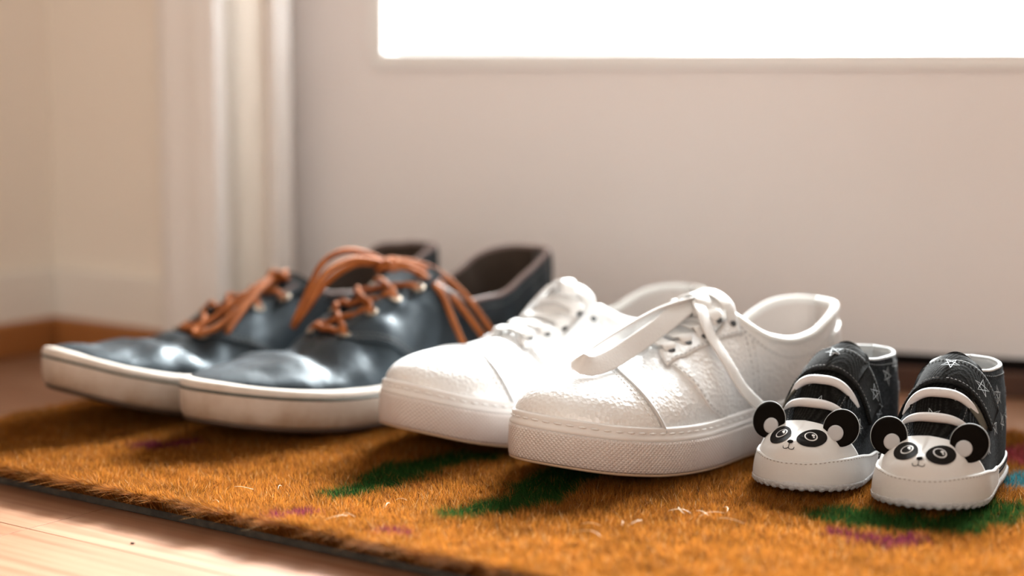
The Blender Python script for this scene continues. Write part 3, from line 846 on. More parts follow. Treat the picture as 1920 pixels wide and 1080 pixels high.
KD = (.147, 0, .0945)
dark_sneaker((.0173, 1.2691), 227.2, 1, .012, .0,
    'nearer dark leather sneaker with its tan lace bow on top, overlapping its mate', [
    ('lace_knot', lace_knot(KD), .0021),
    ('lace_loop', [(.147, .001, .096), (.160, -.006, .1025), (.1749, -.010, .1045), (.1913, -.012, .0974), (.2057, -.010, .080), (.2190, -.005, .0665), (.2245, .000, .0645), (.2235, .004, .069), (.2171, .005, .0774), (.2017, .002, .0924), (.1792, .001, .1000), (.160, .002, .0985), (.147, .001, .094)], .0020),
    ('lace_loop', [(.147, 0, .0955), (.136, .006, .0945), (.123, .012, .0890), (.1132, .030, .0705), (.1035, .0440, .0488), (.098, .049, .036), (.104, .052, .031), (.115, .052, .034), (.1224, .0490, .0417), (.1231, .0385, .058), (.1229, .026, .0767), (.132, .012, .090), (.147, 0, .094)], .0020),
    ('lace_end', [(.147, -.001, .096), (.130, .004, .0955), (.1135, .014, .0880), (.104, .030, .0730), (.0955, .0440, .0520), (.0905, .050, .038), (.088, .0525, .031)], .0020),
    ('lace_end', [(.147, 0, .094), (.165, -.009, .0955), (.183, -.016, .0850), (.196, -.021, .069), (.203, -.028, .056)], .0020),
])
KR = (.130, -.002, .0815)
dark_sneaker((-.0612, 1.2932), 221.2, -1, .0245, .0105,
    'farther dark leather sneaker, its toe pointing furthest left past its mate', [
    ('lace_knot', lace_knot(KR, .0045), .0020),
    ('lace_loop', [(.130, -.002, .0815), (.146, -.006, .0785), (.1607, -.010, .0725), (.1775, -.012, .0650), (.192, -.013, .0580), (.203, -.014, .0535), (.207, -.018, .0515), (.202, -.022, .0520), (.190, -.022, .0555), (.174, -.018, .0635), (.155, -.011, .0720), (.130, -.003, .0805)], .0020),
    ('lace_loop', [(.130, 0, .0825), (.122, .010, .080), (.116, .024, .071), (.112, .036, .055), (.114, .043, .042), (.121, .042, .045), (.125, .034, .058), (.127, .020, .075), (.130, 0, .0815)], .0020),
    ('lace_end', [(.130, -.002, .0815), (.148, -.010, .0765), (.165, -.018, .0685), (.180, -.0255, .0590), (.190, -.030, .0520)], .0020),
])
def white_sneaker(pos, psi, m, spring, sag, label, bow):
    L = .2495; K = .027
    zb = [(0, .002), (.06, .0), (.60, .0), (.75, spring*.16), (.88, spring*.5), (1.0, spring)]
    zt = [(x, z + K) for x, z in zb]; dz = spring - .012
    H = [(.1, .102), (.25, .0985), (.38, .093 - sag), (.46, .0875 - sag), (.54, .0765 - sag), (.63, .0660 - sag*.7), (.70, .0595), (.76, .0560), (.84, .0535 + dz*.6)]
    ne = [(0, 4.6), (.12, 4.), (.3, 2.5), (.5, 1.9), (.7, 2.0), (.85, 2.3), (1, 2.4)]
    yc = [(0, 0), (.5, .004), (.75, .001), (1, -.03)]
    def wob(Q, phi, s):
        f = Q[..., 0]/L; Q = Q.copy()
        w = np.sin(Q[..., 0]*190 + Q[..., 1]*120 + 1.5*np.sin(Q[..., 2]*150))*np.sin(Q[..., 1]*110 - Q[..., 0]*70)
        Q[..., 2] += .0006*w*np.clip(s*2, 0, 1)*(f < .7)
        g = np.exp(-((f - .665)/.014)**2)*.0012 - np.exp(-((f - .635)/.012)**2)*.0009
        Q[..., 2] -= g*np.clip((s - .1)/.3, 0, 1)
        return Q
    la = Last(L, SHOE_OUT, 1.10, [(x, z - .004) for x, z in zt], H, ne, .10, .84, yc, wob)
    root = empty('white_sneaker', (*pos, MATZ - .0015), math.radians(psi), label, 'shoe', 'pair of silvery white sneakers')
    ZB = interp(la.x, zb); ZT = interp(la.x, zt)
    def put(name, vf, mat, par=root, **kw):
        if len(vf) == 3: kw['uv'] = vf[2]
        return mesh(name, vf[0], vf[1], mat, par, m=m, **kw)
    put('outsole', join(band(la, [(-.006, ZB), (.0030, ZB), (.0042, ZB + .0006), (.0042, ZB + .0016), (-.003, ZB + .0018)])[:2], plate(la, -.006, ZB, up=False)), M_SOLE_W3, label='thin tan outsole')
    V, F, UV = band(la, [(-.003, ZB + .0017), (.0042, ZB + .0018), (.0046, ZB + .0030), (.0047, ZB + .0075), (.0046, ZB + .0125), (.0044, ZB + .0175), (.0042, ZB + .0192), (-.002, ZB + .0196)])
    UV[:, 1] = np.tile([.0012, .0018, .0030, .0075, .0125, .0175, .0192, .0196], la.N)
    mid = put('midsole', (V, F, UV), M_SOLE_W, label='white rubber sidewall pressed with a small diamond texture')
    put('foxing', band(la, [(-.002, ZB + .0190), (.0034, ZB + .0191), (.0040, ZB + .0198), (.0038, ZB + .0215), (.0026, ZB + .0222), (.0024, ZB + .0240), (.0026, ZT - .0008), (.0016, ZT), (-.003, ZT)])[:2], M_SOLE_W2, label='smooth upper band of the sole')
    N = la.N; allphi = np.arange(N + 1)
    # stitch line set into the foxing
    P = np.vstack([la.P + la.nrm*.0027]); P = np.c_[P, ZB + .0238]; P = np.vstack([P, P[:1]])
    d = np.r_[0, np.cumsum(np.linalg.norm(np.diff(P, axis=0), axis=1))]; st = []; q = 0
    while q < d[-1] - .005:
        t = np.linspace(q, q + .0042, 4); st.append(tube(np.c_[tuple(np.interp(t, d, P[:, k]) for k in range(3))], [.0003, .0006, .0006, .0003], 5)); q += .0068
    put('stitching', join(*st), M_THREAD_W, mid, kind='stuff')
    put('insole', plate(la, -.006, ZT - .006), M_WHITE_LINING)
    top = [(0, .0765), (.06, .0745), (.12, .0685), (.19, .0625), (.26, .0610), (.33, .0645), (.40, .0730), (.46, .086), (.50, .097), (.6, .2)]
    wsl = [(.38, .018), (.45, .0160), (.72, .0105), (.9, .006)]
    XF = .715
    def smax(ph):
        x = la.par(ph)[1]; a = la.s_at_z(ph, interp(x, top)); b = la.s_at_w(ph, interp(x, wsl))
        return np.where(x > .37, np.minimum(a, b), a)
    def vtop(ph): return np.where(la.par(ph)[1] < XF, smax(ph)*.97, 1.)
    pa = la.phis(.40, .90, 40, 1); pb = la.phis(.40, .90, 40, -1)
    bv = [panel(la, pa, 0., vtop(pa), 30, 0., .0013), panel(la, pb, 0., vtop(pb), 30, 0., .0013)]
    put('vamp', join(*bv), M_FOIL, merge=.0004)
    # toe cap with a raised grey piping along its back edge
    XC = .775; XT = .885
    ca = np.unwrap(np.r_[la.phis(XC, .9995, 26, 1), la.phis(XC, .9995, 26, -1)[::-1][1:]], period=la.N)
    ct = np.unwrap(np.r_[la.phis(XT, .9995, 26, 1), la.phis(XT, .9995, 26, -1)[::-1][1:]], period=la.N)
    ct += round((ca[13] - ct[13])/la.N)*la.N
    cap = panel(la, ca, 0., .9999, 30, .0013, .0016, ct); bv.append(cap)
    tc_ = put('toe_cap', cap, M_FOIL, merge=.0003)
    def seam(dx, side, n=50):
        s = np.linspace(.02, .995, n); k = (s - .02)/.975
        a = la.phis(XC + dx, XC + dx, 1, side)[0]; b = la.phis(XT + dx*.6, XT + dx*.6, 1, side)[0]
        b += round((a - b)/la.N)*la.N
        return a*(1-k) + b*k, s
    (a1, s1), (a2, s2) = seam(0, 1), seam(0, -1)
    put('piping', tube(np.vstack([la.SN(a1, s1, .0016), la.SN(a2, s2, .0016)[::-1][1:]]), .0011, 8), M_PIPE, tc_, label='grey piping at the back of the toe cap')
    for dx in (.010, .022):
        put('stitching', join(stitches(la, *seam(dx, 1), .0015), stitches(la, *seam(dx, -1), .0015)), M_THREAD_W, tc_, kind='stuff')
    low = [(0, 0), (.52, 0), (.60, .12), (.66, .42), (.70, .70), (XF, .82)]
    for side in (1, -1):
        ph = la.phis(0., XF, 64, side); sm = smax(ph); x = la.par(ph)[1]
        s0 = np.minimum(interp(x, low), sm - .05)
        q = panel(la, ph, s0, sm, 22, .0013, .0015); bv.append(q)
        quarter = put('quarter', q, M_FOIL)
        pl = la.phis(0., .52, 44, side)
        put('lining', panel(la, pl, 0., smax(pl)*.985, 16, -.0006, .0012), M_WHITE_LINING, quarter, label='pale grey fabric lining')
        ke = (x > .43)
        e = panel(la, ph[ke], sm[ke] - .17, sm[ke], 8, .0024, .0012); bv.append(e)
        put('eyestay', e, M_FOIL, quarter)
        kc = x <= .46
        put('collar_binding', tube(la.SN(ph[kc], sm[kc], .0), .0027, 10), M_WHITE_BIND, quarter, label='rolled white fabric collar edge')
        st = [stitches(la, ph[ke], sm[ke] - .15, .0028), stitches(la, ph[kc], sm[kc] - .09, .0016)]
        kv = x > .53
        st += [stitches(la, ph[kv], np.minimum(s0[kv] + .03, sm[kv]), .0016)]
        for xx in (.40, .42):
            sp = la.phis(xx, xx, 1, side)[0]; st.append(stitches(la, np.full(30, sp), np.linspace(.05, float(smax(np.array([sp]))[0]) - .08, 30), .0015))
        put('stitching', join(*st), M_PIPE, quarter, kind='stuff', label='fine grey stitch lines')
    hp = np.unwrap(np.r_[la.phis(0, .10, 14, 1)[::-1], la.phis(0, .10, 14, -1)[1:]], period=la.N)
    put('heel_counter', panel(la, hp, .02, smax(hp) - .10, 16, .0026, .0014), M_FOIL)
    tv = []; nt_ = 28
    for i, rx in enumerate(np.linspace(.72, .445, nt_)):
        hz = float(interp(rx, H)) - .0026 + max(0, (.57 - rx))*.045
        w = .013 + .010*min(1, i/12)
        if i > nt_ - 4: w -= (i - nt_ + 4)*.0022
        for j in np.linspace(-1, 1, 11): tv.append((rx*L, float(interp(rx, yc))*L + j*w, hz - .0062*j*j))
    nv = len(tv); tv2 = [(a, b, c - .0035) for a, b, c in tv]; tf = grid_faces(nt_, 11)
    tng = (tv + tv2, tf + [tuple(reversed([i + nv for i in f])) for f in tf])
    rim = [i*11 for i in range(nt_)] + [(nt_-1)*11 + j for j in range(1, 11)] + [i*11 + 10 for i in range(nt_-2, -1, -1)] + [j for j in range(9, 0, -1)]
    tng[1].extend([(a, b, b + nv, a + nv) for a, b in zip(rim, rim[1:] + rim[:1])])
    put('tongue', tng, M_FOIL); bv.append(tng)
    B = bvh_of(*bv)
    rows = [.635, .585, .535, .49, .445]; eye = {}
    for i, rx in enumerate(rows):
        for sd in (1, -1):
            w = float(interp((rx - .10)/.74, wsl)) + .0058
            c, n = snap(B, drop(B, rx*L, float(interp(rx, yc))*L + sd*w), .0002); eye[(i, sd)] = (c, n)
            put('eyelet', disc(c, n, (1, 0, 0), .0023, .0023, .0007, 14), M_HOLE, label='dark punched eyelet hole')
    for i in range(len(rows)):
        A, na = eye[(i, -1)]; C, nc = eye[(i, 1)]; pts = []; nr = []
        for t in np.linspace(0, 1, 17):
            q = A*(1-t) + C*t; d = drop(B, q[0], q[1]); e = math.sin(math.pi*t)
            pts.append((q[0] - .002*e, q[1], max(d[2] + .0008 + .0013*min(1, 3*e), q[2] + .0042*e) if 0 < t < 1 else d[2] - .0006))
            nn = na*(1-t) + nc*t; nn[2] += .6; nr.append(nn/np.linalg.norm(nn))
        put('lace', ribbon(open_spline(pts, 17), [.004 + .0045*min(1, 4*math.sin(math.pi*t)) for t in np.linspace(0, 1, 17)], nr, .0012), M_WHITE_LACE)
        if i + 1 < len(rows):
            for sd in (1, -1):
                A, na = eye[(i, sd)]; C, nc = eye[(i+1, -sd)]; pts = []; nr = []
                for t in np.linspace(0, 1, 13):
                    q = A*(1-t) + C*t; d = drop(B, q[0], q[1]); e = math.sin(math.pi*t)
                    pts.append((q[0], q[1], d[2] + .0006*e - .0006)); nn = na*(1-t) + nc*t; nn[2] += .6; nr.append(nn/np.linalg.norm(nn))
                put('lace_crossing', ribbon(open_spline(pts, 13), .0060, nr, .0010), M_WHITE_LACE)
    for name, pts, nrm, w in bow:
        n = 48; p = open_spline(pts, n); q = open_spline(nrm, n); q /= np.linalg.norm(q, axis=1)[:, None]
        put(name, ribbon(p, w, q, .0012), M_WHITE_LACE)
    return root

white_sneaker((.1925, 1.1182), 223.7, 1, .012, .0015, 'nearer silvery white sneaker with a flat lace looped forward over its toe cap', [
    ('lace_knot', [(.128, -.012, .080), (.122, -.008, .0885), (.118, 0, .0915), (.121, .008, .0885), (.127, .012, .080)], [(.3, -.6, .6), (0, -.4, 1), (0, 0, 1), (0, .4, 1), (.3, .6, .6)], .010),
    ('lace_loop', [(.122, .0, .0880), (.140, -.003, .0835), (.160, -.005, .0775), (.182, -.006, .0715), (.203, -.0055, .0668), (.2155, -.001, .0632), (.2120, .0050, .0605), (.198, .0065, .0622), (.180, .0055, .0672), (.158, .004, .0745), (.138, .003, .0820), (.122, .002, .0885)],
        [(0, -.5, .9), (0, -.7, .7), (.1, -.9, .5), (.2, -.95, .4), (.5, -.9, .35), (1, 0, .3), (.3, .95, .3), (-.1, 1, .4), (-.1, .9, .5), (-.1, .8, .6), (0, .5, .9), (0, .3, 1)], .0112),
    ('lace_end', [(.122, .004, .0885), (.128, .013, .0835), (.1325, .024, .0710), (.1320, .036, .0570), (.1275, .0435, .0430), (.120, .0475, .034), (.112, .0490, .0280)],
        [(0, .4, 1), (.1, .6, .8), (.1, .8, .6), (.1, .85, .5), (.1, .95, .35), (0, 1, .3), (0, 1, .25)], .0072),
    ('lace_loop', [(.118, -.004, .089), (.112, -.020, .084), (.116, -.036, .068), (.124, -.047, .048), (.130, -.049, .042), (.130, -.044, .050), (.126, -.032, .068), (.122, -.012, .087)],
        [(0, -.4, 1), (0, -.7, .7), (0, -.9, .4), (0, -1, .2), (.6, -.8, .2), (.2, .6, .6), (.1, -.4, .9), (0, -.3, 1)], .008),
])
white_sneaker((.1201, 1.1776), 221.1, -1, .018, .0065, 'farther silvery white sneaker, between the dark leather sneaker and its mate', [
    ('lace_knot', [(.122, -.010, .084), (.118, -.006, .0895), (.115, 0, .0915), (.118, .006, .0895), (.122, .010, .084)], [(.3, -.6, .6), (0, -.4, 1), (0, 0, 1), (0, .4, 1), (.3, .6, .6)], .009),
    ('lace_end', [(.116, .002, .0895), (.114, .016, .0855), (.120, .031, .0680), (.125, .040, .0500), (.126, .0455, .036)],
        [(0, .3, 1), (0, .7, .7), (0, .85, .5), (0, .95, .3), (0, 1, .2)], .0072),
])
# ---------------------------------------------------------------- baby shoes with a panda face on the toe
def denim_material(name, light, dark):
    m = bpy.data.materials.new(name); m.use_nodes = True; nt = m.node_tree; b = nt.nodes['Principled BSDF']
    b.inputs['Roughness'].default_value = .95; b.inputs['Specular IOR Level'].default_value = .08
    tc = nt.nodes.new('ShaderNodeTexCoord'); sp = nt.nodes.new('ShaderNodeSeparateXYZ'); nt.links.new(tc.outputs['Object'], sp.inputs[0])
    k = 2*math.pi/.00125
    t = math_node(nt, 'ADD', math_node(nt, 'MULTIPLY', sp.outputs[0], .9), math_node(nt, 'ADD', math_node(nt, 'MULTIPLY', sp.outputs[2], 1.1), math_node(nt, 'MULTIPLY', sp.outputs[1], .5)))
    s = math_node(nt, 'SINE', math_node(nt, 'MULTIPLY', t, k))
    n = node(nt, 'ShaderNodeTexNoise', Scale=900., Detail=3.); nt.links.new(tc.outputs['Object'], n.inputs['Vector'])
    n2 = node(nt, 'ShaderNodeTexNoise', Scale=90., Detail=4.); nt.links.new(tc.outputs['Object'], n2.inputs['Vector'])
    f = math_node(nt, 'ADD', math_node(nt, 'MULTIPLY', s, .10), math_node(nt, 'ADD', math_node(nt, 'MULTIPLY', n.outputs['Fac'], .6), math_node(nt, 'MULTIPLY', n2.outputs['Fac'], .35)))
    r = nt.nodes.new('ShaderNodeValToRGB'); r.color_ramp.elements[0].position = .42; r.color_ramp.elements[0].color = (*dark, 1)
    r.color_ramp.elements[1].position = .82; r.color_ramp.elements[1].color = (*light, 1)
    nt.links.new(f, r.inputs['Fac']); nt.links.new(r.outputs['Color'], b.inputs['Base Color'])
    bp = nt.nodes.new('ShaderNodeBump'); bp.inputs['Strength'].default_value = .5; bp.inputs['Distance'].default_value = .0005
    nt.links.new(f, bp.inputs['Height']); nt.links.new(bp.outputs['Normal'], b.inputs['Normal'])
    return m
M_DENIM = denim_material('charcoal_denim', (.075, .086, .097), (.008, .009, .010))
M_DENIM2 = denim_material('black_denim', (.030, .029, .027), (.006, .0055, .005))
M_FELT = shader('off_white_soft_leather', (.60, .58, .56), .55, bump=(260, .25, .0006))
M_FACE = shader('off_white_face', (.62, .60, .58), .5, bump=(260, .2, .0005))
M_BLACK = shader('black_print', (.012, .010, .009), .9, spec=.08)
M_BLACKFELT = shader('black_felt', (.007, .0055, .0045), 1., spec=.03)
M_EARIN = shader('pale_grey_felt', (.46, .46, .47), .8)
M_WPRINT = shader('white_print', (.42, .45, .47), .8)
M_ELASTIC = shader('white_elastic', (.64, .62, .62), .75, bump=(800, .4, .0004))
M_BABYSOLE = shader('pebbled_grey_white_sole', (.50, .49, .49), .7, var=(.42, .41, .41), vscale=220, bump=(500, .8, .0012))
M_TERRY = shader('white_cotton_lining', (.58, .60, .61), .9, bump=(600, .6, .001))
M_PIPE_B = shader('pale_contrast_thread', (.16, .155, .15), .8)
M_TAB = shader('olive_grey_tape', (.10, .092, .07), .9, bump=(900, .5, .0004))
M_STITCH_B = shader('beige_stitch', (.33, .29, .26), .8)

def ellipse(cx, cy, rx, ry, rot=0., n=26):
    c, s = math.cos(rot), math.sin(rot)
    return [(cx + rx*math.cos(t)*c - ry*math.sin(t)*s, cy + rx*math.cos(t)*s + ry*math.sin(t)*c) for t in np.linspace(0, 2*math.pi, n, endpoint=False)]

def baby_shoe(pos, psi, m, L, label, seed):
    zb = [(0, .0015), (.08, 0), (.70, 0), (1., .002)]
    zt = [(x, z + .0045) for x, z in zb]
    H = [(.1, .076), (.3, .069), (.45, .0640), (.58, .0555), (.66, .0470), (.73, .0395), (.80, .0335), (.88, .0292), (.92, .0272)]
    ne = [(0, 4.), (.15, 3.5), (.4, 2.4), (.6, 2.2), (.8, 2.3), (1, 2.45)]
    yc = [(0, 0), (1, .0)]
    la = Last(L, BABY_OUT, .90, [(x, z - .002) for x, z in zt], H, ne, .14, .90, yc, None)
    root = empty('baby_shoe', (*pos, MATZ - .0012), math.radians(psi), label, 'shoe', 'pair of baby shoes with panda faces')
    ZB = interp(la.x, zb); ZT = interp(la.x, zt)
    def put(name, vf, mat, par=root, **kw):
        return mesh(name, vf[0], vf[1], mat, par, m=m, **kw)
    sole = put('sole', join(band(la, [(-.006, ZB), (.0004, ZB + .0003), (.0020, ZB + .0016), (.0022, ZB + .0032), (.0012, ZT), (-.003, ZT + .0003)])[:2], plate(la, -.006, ZB, up=False)), M_BABYSOLE, label='soft pebbled grish white sole'.replace('grish', 'greyish'))
    nubs = []
    for i in range(0, la.N, 4):
        p = la.P[i] + la.nrm[i]*(.0008)
        c = np.array([p[0], p[1], ZB[i] + .0012])
        nubs.append(disc(c, (la.nrm[i][0], la.nrm[i][1], -.7), (0, 0, 1), .0019, .0016, .0018, 9))
    put('sole_nubs', join(*nubs), M_BABYSOLE, sole, kind='stuff', label='row of small grip nubs')
    put('insole', plate(la, -.003, ZT + .0005), M_TERRY)
    # rubbery toe guard running back along the sides
    zg = [(0, .0125), (.3, .0120), (.55, .0135), (.75, .0170), (.9, .0172), (1, .0165)]
    XB = .46
    ga = np.unwrap(np.r_[la.phis(XB, .9995, 40, 1), la.phis(XB, .9995, 40, -1)[::-1][1:]], period=la.N)
    gx = la.par(ga)[1]; gs = la.s_at_z(ga, interp(gx, zg))
    guard = panel(la, ga, 0., gs, 12, .0018, .0018)
    gd = put('toe_guard', guard, M_FELT, label='off-white toe guard wrapping the front')
    put('stitching', stitches(la, ga, gs*.90, .0019, .00028, .0013, .0013), M_STITCH_B, gd, kind='stuff', label='beige stitch line')
    bv = [guard]
    # heel foxing with two black stripes
    fa = np.unwrap(np.r_[la.phis(0, XB + .02, 26, 1)[::-1], la.phis(0, XB + .02, 26, -1)[1:]], period=la.N)
    fs = la.s_at_z(fa, interp(la.par(fa)[1], zg) - .0008)
    fox = panel(la, fa, 0., fs, 8, .0012, .0014); fx = put('heel_foxing', fox, M_FELT, label='off-white heel band'); bv.append(fox)
    for k0, k1 in ((.52, .66), (.76, .86)):
        put('stripe', panel(la, fa, fs*k0, fs*k1, 3, .0015, .0006), M_BLACK, fx, label='black stripe')
    # denim upper
    top = [(0, .0615), (.12, .0600), (.25, .0600), (.36, .0615), (.42, .0640), (.47, .07), (.6, .2)]
    wsl = [(.34, .0125), (.42, .0125), (.72, .0115), (.9, .006)]
    def smax(ph):
        x = la.par(ph)[1]; a = la.s_at_z(ph, interp(x, top)); b = la.s_at_w(ph, interp(x, wsl))
        return np.where(x > .34, np.minimum(a, b), a)
    XF = .86
    va = np.unwrap(np.r_[la.phis(.55, .96, 22, 1)], period=la.N); vb = la.phis(.55, .96, 22, -1)
    vm = [panel(la, va, 0., 1., 20, -.0008, .001), panel(la, vb, 0., 1., 20, -.0008, .001)]; bv += vm
    put('vamp', join(*vm), M_DENIM2, merge=.0003)
    for side in (1, -1):
        ph = la.phis(0., XF, 50, side); sm = smax(ph); x = la.par(ph)[1]
        s0 = np.minimum(la.s_at_z(ph, interp(x, zg) - .003), sm - .05)
        q = panel(la, ph, s0, sm, 20, .0004, .0012); bv.append(q)
        quarter = put('quarter', q, M_DENIM)
        pl = la.phis(0., .45, 34, side)
        put('lining', panel(la, pl, 0., smax(pl)*.98, 14, -.0008, .0014), M_TERRY, quarter, label='white cotton lining')
        kc = x <= .46
        put('collar_binding', tube(la.SN(ph[kc], sm[kc], -.0004), .0011, 8), M_TERRY, quarter, label='white collar edge')
        ke = x > .36
        put('stitching', join(stitches(la, ph[ke], sm[ke] - .05, .0006, .00022, .0014, .0008), stitches(la, ph[kc], sm[kc] - .07, .0006, .00022, .0014, .0008)), M_PIPE_B, quarter, kind='stuff', label='pale contrast stitching')
    # tongue leaf rising at the collar
    tv = []; nn = 24
    for i, rx in enumerate(np.linspace(.80, .34, nn)):
        hz = float(interp(rx, H)) - .0006 + max(0, (.44 - rx))*.03
        w = .0125 + .0045*min(1, i/12)
        if i > nn - 6: w *= math.sqrt(max(.12, 1 - ((i - nn + 6)/6.0)**2))
        for j in np.linspace(-1, 1, 11): tv.append((rx*L, j*w, hz - .0052*j*j))
    nv = len(tv); tv2 = [(a, b, c - .002) for a, b, c in tv]; tf = grid_faces(nn, 11)
    tng = (tv + tv2, tf + [tuple(reversed([i + nv for i in f])) for f in tf])
    rim = [i*11 for i in range(nn)] + [(nn-1)*11 + j for j in range(1, 11)] + [i*11 + 10 for i in range(nn-2, -1, -1)] + [j for j in range(9, 0, -1)]
    tng[1].extend([(a, b, b + nv, a + nv) for a, b in zip(rim, rim[1:] + rim[:1])])
    put('tongue', tng, M_DENIM2); bv.append(tng)
    # closing strap over the instep
    sa = la.phis(.385, .565, 16, 1); sb = la.phis(.385, .565, 16, -1)
    st = [panel(la, sa, .36, 1., 22, .0030, .0016), panel(la, sb, .30, 1., 22, .0030, .0016)]; bv += st
    strap = put('strap', join(*st), M_DENIM2, merge=.0004, label='black denim closing strap')
    e0 = la.phis(.545, .545, 1, 1)[0]; e1 = la.phis(.545, .545, 1, -1)[0]; f0 = la.phis(.398, .398, 1, 1)[0]; f1 = la.phis(.398, .398, 1, -1)[0]
    g = np.linspace(.38, .98, 40)
    put('stitching', join(*[stitches(la, np.full(40, e), g, .0033, .00022, .0014, .0008) for e in (e0, e1, f0, f1)]), M_PIPE_B, strap, kind='stuff')
    put('fastener_tab', panel(la, la.phis(.575, .625, 6, 1), .40, .66, 6, .0016, .001), M_TAB, label='olive-grey fastener tab')
    # face panel
    face_a = np.unwrap(np.r_[la.phis(.74, .9995, 30, 1), la.phis(.74, .9995, 30, -1)[::-1][1:]], period=la.N)
    face_t = np.unwrap(np.r_[la.phis(.868, .9995, 30, 1), la.phis(.868, .9995, 30, -1)[::-1][1:]], period=la.N)
    face_t += round((face_a[29] - face_t[29])/la.N)*la.N
    fzs = la.s_at_z(face_a, interp(la.par(face_a)[1], zg) - .0006)
    face = panel(la, face_a, fzs, .9999, 26, .0012, .0016, face_t)
    fc = put('face_panel', face, M_FACE, merge=.00025, label='off-white panel printed with a panda face')
    B = bvh_of(*bv); BF = bvh_of(face, guard)
    # ears: upright black felt discs with a pale inner disc
    for sd in (1, -1):
        c = np.array([.805*L, sd*.0208, .0326]); n = np.array([.92, .10*sd, .34]); n /= np.linalg.norm(n)
        upv = np.array([-.30, sd*.34, 1.])
        ear = put('ear', disc(c, n, upv, .0097, .0101, .0018, 30), M_BLACKFELT, label='upright black felt ear')
        ci = c + n*.0016 + np.array([.0010, -sd*.0024, -.0030])
        put('inner_ear', disc(ci, n, upv, .0043, .0043, .0014, 24), M_EARIN, ear, label='pale grey disc inside the ear')
        rimp = np.array([np.array(Vector(c)) + .0099*(math.cos(a)*np.cross(upv/np.linalg.norm(upv), n) + math.sin(a)*1.02*upv/np.linalg.norm(upv)) for a in np.linspace(-.5, 3.64, 40)])
        put('stitching', tube(rimp, .00022, 5), M_WPRINT, ear, kind='stuff')
    # printed face (flat print), built as thin inlays
    fo = np.array([.935*L, 0, .0258]); up = np.array([-.86, 0, .51])
    fr = (fo, np.array([0, 1., 0]), up)
    def pr(name, vf, mat, par=fc, **kw): return put(name, vf, mat, par, **kw)
    for sd in (1, -1):
        rot = -sd*.62
        patch = pr('eye_patch', decal(BF, fr, ellipse(sd*.0089, .0052, .0060, .0084, rot), .00030, 5), M_BLACK)
        def e(cx, cy, rx, ry, lift, mat, nm): put(nm, decal(BF, fr, ellipse(sd*.0083 + cx, .0058 + cy, rx, ry), lift, 3), mat, fc)
        e(0, 0, .00335, .00335, .00042, M_FACE, 'eye_ring'); e(0, 0, .0027, .0027, .00054, M_BLACK, 'iris')
        e(.0009*m, .0010, .00085, .00085, .00066, M_FACE, 'eye_glint'); e(.0016*m, -.0003, .0005, .0005, .00066, M_FACE, 'eye_glint')
    pr('nose', decal(BF, fr, ellipse(0, -.0019, .0016, .0012), .0004, 3), M_BLACK)
    mo = [decal_line(BF, fr, [(0, -.0026), (0, -.0052)], .00032)]
    mo.append(decal_line(BF, fr, [(-.0031, -.0046)] + [(-.0015 + .0015*math.cos(t), -.0052 - .0009*math.sin(t)) for t in np.linspace(math.pi, 0, 8)] + [(.0015 - .0015*math.cos(t), -.0052 - .0009*math.sin(t)) for t in np.linspace(0, math.pi, 8)] + [(.0031, -.0046)], .00034, sub=2))
    pr('mouth', join(*mo), M_BLACK)
    # two white elastic laces
    for rx, wy in ((.725, .0178), (.630, .0196)):
        c = drop(B, rx*L, 0)[2] + .0020; e1 = drop(B, (rx - .035)*L, wy)[2]; e2 = drop(B, (rx - .035)*L, -wy)[2]
        raw = []
        for t in np.linspace(-1, 1, 15):
            z = c - (c - (e1 if t > 0 else e2) + .001)*abs(t)**2.8
            raw.append(((rx - .035*t*t)*L, t*wy, z, drop(B, (rx - .035*t*t)*L, t*wy)[2] + .0009))
        up_ = max(max(q[3] - q[2] for q in raw[2:-2]), 0.)
        pts = [(q[0], q[1], q[2] + up_*(1 - abs(t)**6)) for q, t in zip(raw, np.linspace(-1, 1, 15))]
        p = open_spline(pts, 40); rr = np.array([.0012 + .0014*math.cos(t*math.pi/2)**.8 for t in np.linspace(-1, 1, 40)])
        put('elastic_lace', tube(p, rr, 10), M_ELASTIC, label='white elastic lace across the instep')
    # white star print
    g = random.Random(seed); stars = []
    def star(o, n, size, rot):
        n = Vector(n).normalized(); r = Vector((n.y, -n.x, 0)); r = r.normalized() if r.length > .05 else Vector((0, 1, 0)); u = n.cross(r)
        c, s = math.cos(rot), math.sin(rot); R = r*c + u*s; Uu = u*c - r*s
        P = [(size*math.sin(2*math.pi*k*2/5), size*math.cos(2*math.pi*k*2/5)) for k in range(5)]; P.append(P[0])
        P = [(a*g.uniform(.85, 1.12), b*g.uniform(.85, 1.12)) for a, b in P]; P[-1] = P[0]
        return decal_line(B, (np.array(o), np.array(R), np.array(Uu)), P, .00042, .00048, 3)
    spots = [(.10, .50, 1), (.20, .35, 1), (.30, .62, 1), (.44, .40, 1), (.475, .62, 1), (.30, .35, 1), (.62, .40, 1), (.66, .52, 1), (.08, .82, 1),
             (.10, .45, -1), (.25, .70, -1), (.40, .40, -1), (.44, .62, -1), (.66, .55, -1), (.14, .85, -1)]
    for xx, fsx, sd in spots:
        ph = la.phis(xx, xx, 1, sd); s = float(smax(ph)[0])*fsx if xx < .46 or xx > .58 else fsx
        p = la.S(ph, np.array([s]))[0]; c, n = snap(B, p, 0.)
        if np.dot(n, p - np.array([.45*L, 0, .01])) < 0: n = -n
        stars.append(star(c, n, .0050*g.uniform(.85, 1.15), g.uniform(0, 6.28)))
    for xx, yy in ((.475, .001), (.695, -.002), (.60, .006)):
        d = drop(B, xx*L, yy); c, n = snap(B, d, 0.); stars.append(star(c, n if n[2] > 0 else -n, .0048, g.uniform(0, 6.28)))
    put('star_print', join(*stars), M_WPRINT, kind='stuff', smooth=False, label='hand-drawn white stars printed on the denim')
    return root

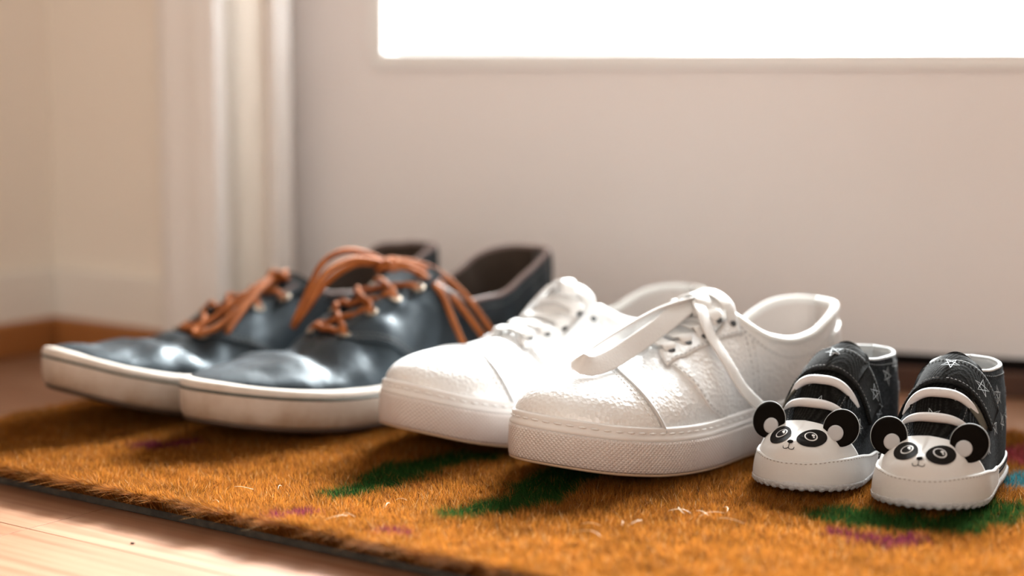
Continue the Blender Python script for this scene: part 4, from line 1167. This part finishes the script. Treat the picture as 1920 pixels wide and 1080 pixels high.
baby_shoe((.2593, .9951), 243.5, 1, .1242, 'right-hand baby shoe of the pair, nearest the camera, panda toe and starry denim', 3)
baby_shoe((.2112, 1.0300), 237.5, -1, .1247, 'panda-toed baby shoe tucked between the white sneaker and its mate', 9)

# ---------------------------------------------------------------- a crumb on the floor
def crumb():
    bm = bmesh.new(); bmesh.ops.create_icosphere(bm, subdivisions=2, radius=.0008)
    for v in bm.verts: v.co = Vector((v.co.x*1.5, v.co.y*.7, v.co.z*.6))*(1 + .5*noise.noise(v.co*900))
    V = [v.co[:] for v in bm.verts]; F = [[v.index for v in f.verts] for f in bm.faces]; bm.free()
    o = mesh('crumb', V, F, shader('dark_crumb', (.03, .018, .012), .8)); o.location = (-.1909, .8772, .0005); o.rotation_euler = (0, 0, .3)
    o['label'] = 'tiny dark crumb lying on the pale floor strip in front of the mat'; o['category'] = 'crumb'
crumb()
